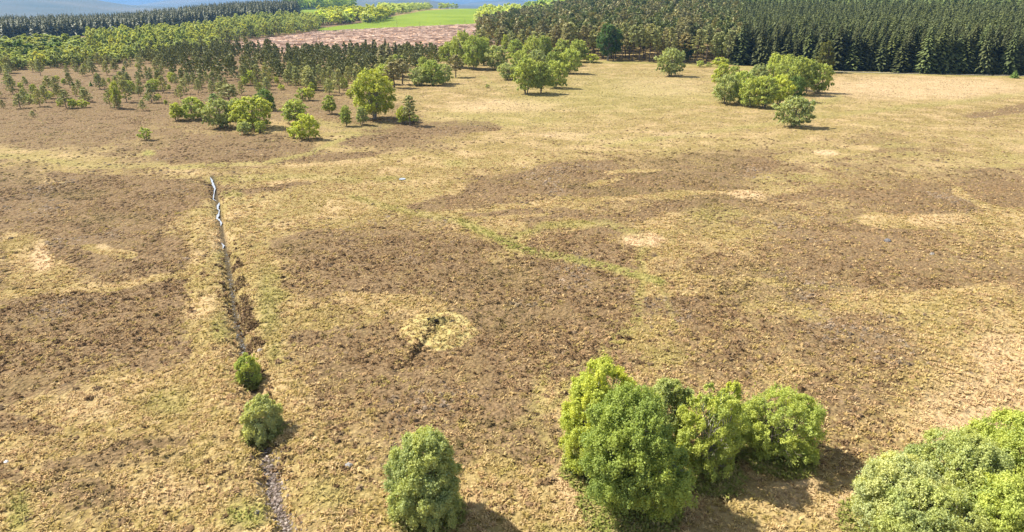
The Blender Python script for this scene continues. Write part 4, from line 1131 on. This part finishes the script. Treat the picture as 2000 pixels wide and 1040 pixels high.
def domes(name, x, y, s, c, rng, sides=7, hs=.52, mat=None, sink=.08, label=None, cat=None, jit=.22):
    n = len(x); z = terrain(x, y) - sink
    an = np.linspace(0, 2 * np.pi, sides, endpoint=False)
    rings = [(1.0, 0.0), (.86, .55), (.45, .95)]
    P = []
    for rr, zz in rings:
        j = rng.uniform(1 - jit, 1 + jit, (n, sides)); ph = rng.uniform(0, 6.28, (n, 1))
        ax = s[:, None] * rr * j
        P.append(np.stack([x[:, None] + ax * np.cos(an + ph * 0 + rr), y[:, None] + ax * np.sin(an + rr), z[:, None] + s[:, None] * hs * zz * rng.uniform(1 - jit, 1 + jit, (n, sides))], -1))
    top = np.stack([x, y, z + s * hs * 1.1], -1)[:, None]
    V = np.concatenate(P + [top], 1); m = V.shape[1]
    F4 = []; i = np.arange(sides); j = (i + 1) % sides
    for r in range(2): F4.append(np.stack([r * sides + i, r * sides + j, (r + 1) * sides + j, (r + 1) * sides + i], 1))
    F4 = np.vstack(F4); F3 = np.stack([2 * sides + i, 2 * sides + j, np.full(sides, 3 * sides)], 1)
    off = (np.arange(n) * m)[:, None, None]
    A4 = (F4[None] + off).reshape(-1, 4); A3 = (F3[None] + off).reshape(-1, 3)
    C = np.repeat(c, m, 0).reshape(n, m, 3) * np.concatenate([np.full(sides, .8), np.full(sides, .95), np.full(sides, 1.1), [1.15]])[None, :, None] ** .0
    return V.reshape(-1, 3), A4, A3, C.reshape(-1, 3)

def blades(x, y, z, n_each, length, rng, lean, c, width=.06):
    n = len(x); k = n_each
    a = rng.uniform(0, 6.28, (n, k)); L = length[:, None] * rng.uniform(.6, 1.2, (n, k)); le = rng.uniform(lean[0], lean[1], (n, k))
    bx = x[:, None] + np.cos(a) * length[:, None] * .18; by = y[:, None] + np.sin(a) * length[:, None] * .18; bz = np.repeat(z[:, None], k, 1)
    w = width * L / .4
    px, py = -np.sin(a) * w, np.cos(a) * w
    mx = bx + np.cos(a) * L * le * .45; my = by + np.sin(a) * L * le * .45; mz = bz + L * .62 * (1 - .35 * le)
    tx = bx + np.cos(a) * L * le; ty = by + np.sin(a) * L * le; tz = bz + L * (1 - .7 * le)
    V = np.stack([np.stack([bx - px, by - py, bz], -1), np.stack([bx + px, by + py, bz], -1), np.stack([mx + px * .8, my + py * .8, mz], -1), np.stack([mx - px * .8, my - py * .8, mz], -1), np.stack([tx, ty, tz], -1)], 2)
    q = n * k; V = V.reshape(-1, 3); o = (np.arange(q) * 5)[:, None]
    F4 = np.array([[0, 1, 2, 3]]) + o; F3 = np.array([[3, 2, 4]]) + o
    C = np.repeat(np.repeat(c, k, 0) * rng.uniform(.8, 1.2, (q, 1)), 5, 0)
    return V, F4, F3, C

def join(parts):
    o = 0; V, A4, A3, C = [], [], [], []
    for v_, a4, a3, c_ in parts:
        V.append(v_); A4.append(a4 + o); A3.append(a3 + o); C.append(c_); o += len(v_)
    return np.vstack(V), np.vstack(A4), np.vstack(A3), np.vstack(C)

# heather
parts = []
x, y, rng = visible_points(270000, 26, 150, 401, 47)
h, g, p, wet_dark, mo, u, v, d = masks(x, y, terrain(x, y))
pat = fbm(x / 1.6, y / 1.6, 402, 3)
acc = rng.uniform(size=len(x)) < np.clip((.03 + h ** 1.25) * (.8 + 1.3 * pat), 0, 1) * (wet_dark < .3) * np.clip(1.25 - d / 220, .5, 1)
x, y, d = x[acc], y[acc], d[acc]
s = rng.uniform(.08, .22, len(x)) + .14 * (rng.uniform(size=len(x)) < .12) + .05 * ss(d, 60, 150)
c = heather_colors(x, y, len(x), rng)
parts.append(domes('', x, y, s, c, rng))
nr = (d < 90) & (rng.uniform(size=len(x)) < .7)
parts.append(blades(x[nr], y[nr], terrain(x[nr], y[nr]) - .03, 6, s[nr] * 1.2, rng, (.2, 1.0), c[nr] * 1.4, .08))
x, y, rng = visible_points(150000, 150, 345, 403, 42)
h, g, p, wet_dark, mo, u, v, d = masks(x, y, terrain(x, y))
pat = fbm(x / 2.6, y / 2.6, 404, 3)
acc = rng.uniform(size=len(x)) < np.clip((.03 + h ** 1.4) * (.62 + 1.5 * pat), 0, 1)
x, y = x[acc], y[acc]
c = heather_colors(x, y, len(x), rng)
parts.append(domes('', x, y, rng.uniform(.14, .38, len(x)), c, rng, 6, .5))
x, y, rng = visible_points(16000, 26, 175, 420, 47)
h, g, p, wet_dark, mo, u, v, d = masks(x, y, terrain(x, y))
acc = rng.uniform(size=len(x)) < np.clip((.07 + .6 * h) * (1 + 2.5 * fbm(x / 5, y / 5, 421, 3)), 0, 1) * (wet_dark < .3) * (mo < .5) * (g < .5)
x, y = x[acc], y[acc]
s = rng.uniform(.16, .4, len(x)); c = heather_colors(x, y, len(x), rng) * .7
parts.append(domes('', x, y, s, c, rng, 9, .62, jit=.22)); q_ = np.hypot(x, y) < 85
parts.append(blades(x[q_], y[q_], terrain(x[q_], y[q_]) + .02, 8, s[q_] * 1.1, rng, (.3, 1.1), c[q_] * 1.5, .08))
# dark overhanging heather along the ditch lip and around the pit
P = []
for i in range(1000):
    t = random.uniform(5.2, 9.6) if i < 800 else random.uniform(3.0, 15.5); k = int(t); f = t - k
    ax, ay = DITCH[k]; bx, by = DITCH[k + 1]; L = math.hypot(bx - ax, by - ay); side = -1 if random.random() < .9 else 1
    nx_, ny_ = -(by - ay) / L, (bx - ax) / L
    o = side * random.gauss(1.0, .35) * (-1)
    if vnoise(np.array([t * 3.]), np.array([side * 5.]), 9)[0] > .45: P.append((ax + (bx - ax) * f + nx_ * o, ay + (by - ay) * f + ny_ * o))
for q in range(44):
    k = random.randrange(len(DRAIN) - 1); f = random.random(); P.append((DRAIN[k][0] * (1 - f) + DRAIN[k + 1][0] * f + random.gauss(-.3, .3), DRAIN[k][1] * (1 - f) + DRAIN[k + 1][1] * f + random.gauss(.1, .25)))
P = np.array(P); x, y = P[:, 0], P[:, 1]
s = rng.uniform(.1, .34, len(x)); c = heather_colors(x, y, len(x), rng) * .85
parts.append(domes('', x, y, s, c, rng)); parts.append(blades(x, y, terrain(x, y), 9, s * 1.2, rng, (.2, 1.0), c, .1))
# peat domes at the pit, near black: its shade is put into their colour
nq = 60; tq = rng.uniform(-1, 1, nq); x = HOLE[0] + 1.35 * tq + rng.normal(0, .08, nq); y = HOLE[1] + .35 - .45 * tq ** 2 + rng.normal(0, .2, nq)
parts.append(domes('', x, y, rng.uniform(.12, .3, nq), np.repeat([[.035, .028, .02]], nq, 0) * rng.uniform(.7, 1.6, (nq, 1)), rng, 7, .5, sink=.02))
V, A4, A3, C = join(parts)
put('heather', mesh_np('heather', V, [A4, A3], {'col': C}, mats=[M_heather]), kind='stuff', label='brown heather clumps carpeting the moor in dark patches', cat='heather')

# straw grass tussocks
x, y, rng = visible_points(150000, 26, 150, 405, 47)
h, g, p, wet_dark, mo, u, v, d = masks(x, y, terrain(x, y))
acc = rng.uniform(size=len(x)) < np.clip(1.05 - .9 * h + 1.2 * fbm(x / 2, y / 2, 406, 2), 0, 1) * (wet_dark < .4) * np.clip(1.5 - d / 100, 0, 1)
x, y, g, p, mo = x[acc], y[acc], g[acc], p[acc], mo[acc]
n = len(x)
c = np.array([(.50, .375, .19), (.58, .45, .26), (.42, .33, .13), (.46, .32, .19)])[rng.choice(4, n, p=[.4, .25, .2, .15])]
w = ss(fbm(x / 5, y / 5, 407, 3), .04, .24)[:, None] * .3
c = c * (1 - w) + w * np.array([.36, .34, .10])
gg = np.clip(g * 1.2, 0, 1)[:, None]; c = c * (1 - gg) + gg * np.array([.30, .32, .09])
pp = np.clip(p, 0, 1)[:, None] * .7; c = c * (1 - pp) + pp * np.array([.66, .50, .34])
c = c * GS * 1.08
c = c * (1 + .25 * fbm(x / 1.3, y / 1.3, 431, 2))[:, None]
gparts = [blades(x, y, terrain(x, y) - .02, 11, rng.uniform(.16, .42, n), rng, (.45, 1.2), c * 1.22, .05)]
# long grass and litter left ungrazed round the foot of each near tree
for tx, ty, tw in NEAR_FEET:
    nq = int(170 * tw); a_ = rng.uniform(0, 6.28, nq); r_ = tw * .5 * rng.uniform(.15, .92, nq)
    gx, gy = tx + r_ * np.cos(a_), ty + r_ * np.sin(a_)
    cq = np.array([(.38, .42, .12), (.50, .43, .20), (.36, .40, .12)])[rng.integers(0, 3, nq)] * GS
    gparts.append(blades(gx, gy, terrain(gx, gy) - .02, 9, rng.uniform(.3, .65, nq), rng, (.3, 1.0), cq, .05))
for (na, d0, d1, sd, s0, s1) in ((70000, 26, 150, 408, .07, .2), (130000, 150, 345, 409, .16, .4)):
    x, y, rng = visible_points(na, d0, d1, sd, 45)
    h, g, p, wet_dark, mo, u, v, d = masks(x, y, terrain(x, y))
    acc = (rng.uniform(size=len(x)) < np.clip(.75 - .6 * h + 1.6 * fbm(x / 6, y / 6, 410, 3), .03, 1) * (.35 if d0 < 100 else .5)) & (wet_dark < .3)
    x, y, g, p = x[acc], y[acc], g[acc], p[acc]; n = len(x)
    c = np.array([(.44, .34, .19), (.56, .44, .26), (.40, .34, .14), (.30, .22, .13)])[rng.choice(4, n, p=[.4, .25, .2, .15])]
    gg = np.clip(g * 1.2, 0, 1)[:, None]; c = c * (1 - gg) + gg * np.array([.37, .35, .13])
    pp = np.clip(p, 0, 1)[:, None] * .7; c = c * (1 - pp) + pp * np.array([.66, .50, .34])
    gparts.append(domes('', x, y, rng.uniform(s0, s1, n), c * GS * rng.uniform(.8, 1.15, (n, 1)), rng, 6, .5))
V, A4, A3, C = join(gparts)
put('moor_grass', mesh_np('moor_grass', V, [A4, A3], {'col': C}, mats=[M_grass]), kind='stuff', label='dry straw coloured moor grass in tussocks with green flushes', cat='grass')

# stones of the dry stream bed
def stones(n, pts, spread, sr, seed, cols):
    rng = np.random.default_rng(seed); k = rng.integers(0, len(pts) - 1, n); f = rng.uniform(0, 1, n); Pn = np.array(pts)
    x = Pn[k, 0] * (1 - f) + Pn[k + 1, 0] * f + rng.normal(0, spread, n); y = Pn[k, 1] * (1 - f) + Pn[k + 1, 1] * f + rng.normal(0, spread * .6, n)
    c = np.array(cols)[rng.integers(0, len(cols), n)] * rng.uniform(.7, 1.3, (n, 1))
    return domes('', x, y, rng.uniform(*sr, n), c, rng, 6, .7, sink=.02, jit=.3)
SC = [(.17, .13, .105), (.23, .18, .15), (.32, .27, .235), (.11, .085, .07)]
parts = [stones(900, DITCH[13:20], .42, (.05, .12), 501, SC), stones(260, [DITCH[i] for i in range(4, 12)], .3, (.05, .12), 502, [(.2, .2, .2), (.13, .12, .11)])]
V, A4, A3, C = join(parts)
put('streambed_stones', mesh_np('streambed_stones', V, [A4, A3], {'col': C}, mats=[M_stone]), kind='stuff', label='grey pink stones packed in the dry bed of the ditch', cat='stones')

def boulder(u, v, r, c, label, seed):
    rng = np.random.default_rng(seed); x, y = flat(u, v)
    V, A4, A3, C = domes('', np.array([0.]), np.array([0.]), np.array([r]), np.array([c]), rng, 9, .75, jit=.2)
    V = V - [0, 0, float(terrain(0, 0)) - .08]
    put('rock', mesh_np('rock', V, [A4, A3], {'col': C}, mats=[M_stone], smooth=False), loc=(x, y, float(terrain(x, y)) - .03), label=label, cat='rock')
boulder(13, 905, .16, (.75, .74, .72), 'small white stone on straw grass at the left frame edge', 1)
boulder(682, 912, .28, (.27, .26, .25), 'flat grey rock in the grass right of the stony stream bed', 2)
boulder(503, 1005, .2, (.2, .18, .165), 'small rock on the left bank low beside the stream bed', 3)
boulder(508, 686, .3, (.30, .26, .22), 'pale rock beside the ditch just above the smaller ditch tree', 4)
boulder(1734, 471, .5, (.15, .14, .14), 'dark grey boulder alone on the heather at the right', 5)
boulder(1820, 499, .35, (.22, .20, .18), 'low pale rock on the heather at the right, below the dark boulder', 6)

# snags left standing on the felled slope
def snag(u, vb, vt, label, seed):
    rng = np.random.default_rng(seed)
    x, y, H, _ = by_px(u, vb, vt, 1)
    z = float(terrain(x, y)); segs = limb((0, 0, -.3), (rng.normal() * .2, rng.normal() * .2, H), .2, .06, rng, 4, .01)
    root = put('dead_tree', mesh_np('dead_tree', *tubes(segs, 6), mats=[M_dead]), loc=(x, y, z), label=label, cat='dead tree', group='bare dead stems on the felled slope')
    segs = []
    for k in range(9):
        h = H * rng.uniform(.35, .95); a = rng.uniform(0, 6.28); L = rng.uniform(.4, 1.3)
        segs += limb((0, 0, h), (L * math.cos(a), L * math.sin(a), h - .2), .05, .02, rng, 2, .05)
    put('dead_branches', mesh_np('dead_branches', *tubes(segs, 4), mats=[M_dead]), parent=root)
for i, (u, vb, vt, lab) in enumerate([(597, 89, 58, 'bare dead stem at the left of the felled slope, tallest of its pair'), (619, 88, 62, 'bare dead stem just right of the tallest left stem'),
        (625, 92, 66, 'third bare dead stem of the left trio on the felled slope'), (641, 56, 44, 'bare stem at the left tip of the green field'), (672, 72, 60, 'bare dead stem left of centre on the felled slope'),
        (732, 72, 56, 'bare dead stem in the middle of the felled slope'), (776, 62, 39, 'tall bare dead stem against the green field'), (820, 60, 42, 'bare dead stem right of the tall one against the field'),
        (860, 58, 44, 'short bare dead stem below the right part of the field'), (908, 47, 34, 'bare dead stem at the right end of the green field'), (869, 70, 60, 'short dead stem on the right of the felled slope')]):
    snag(u, vb, vt, lab, 600 + i)

# brash and logs lying on the felled slope
X, Y, Z, u, v, rng = scatter(FELL, 4.0, 440, 1300, 380, 1130, 71)
n = len(X); a = rng.normal(0.1, .5, n); L = rng.uniform(1, 4, n); r = rng.uniform(.12, .3, n)
P0 = np.stack([X - np.cos(a) * L, Y - np.sin(a) * L, Z + .25], 1); P1 = np.stack([X + np.cos(a) * L, Y + np.sin(a) * L, Z + .35], 1)
side = np.stack([-np.sin(a), np.cos(a), 0 * a], 1) * r[:, None] * 2; upv = np.array([0, 0, 1.]) * r[:, None] * 2
V = np.stack([P0 - side, P1 - side, P1 + upv, P0 + upv, P0 + side, P1 + side], 1).reshape(-1, 3); o = (np.arange(n) * 6)[:, None]
F = np.vstack([np.array([[0, 1, 2, 3]]) + o, np.array([[3, 2, 5, 4]]) + o])
C = np.repeat(np.array([(.42, .28, .20), (.20, .12, .08), (.52, .38, .29)])[rng.integers(0, 3, n)], 6, 0)
put('brash', mesh_np('brash', V, F, {'col': C}, mats=[M_stone]), kind='stuff', label='pinkish brown brash and cut logs strewn over the felled slope', cat='brash')

# ------------------------------------------------------------------ haze
def haze():
    V = np.array([(x, y, z) for z in (-125, 520) for y in (-27000, 27000) for x in (-27000, 27000)], float)
    F = np.array([(0, 2, 3, 1), (4, 5, 7, 6), (0, 1, 5, 4), (2, 6, 7, 3), (0, 4, 6, 2), (1, 3, 7, 5)])
    k = NT('haze_air')
    pv = k.n('ShaderNodeVolumePrincipled')
    pv.inputs['Color'].default_value = (.22, .50, 1.0, 1)
    pv.inputs['Density'].default_value = 0.65e-4
    pv.inputs['Anisotropy'].default_value = .2
    k.l(pv.outputs[0], k.out.inputs['Volume'])
    put('haze', mesh_np('haze', V, F, mats=[k.m]), kind='stuff', label='thin blue summer haze over the whole landscape', cat='haze')
haze()
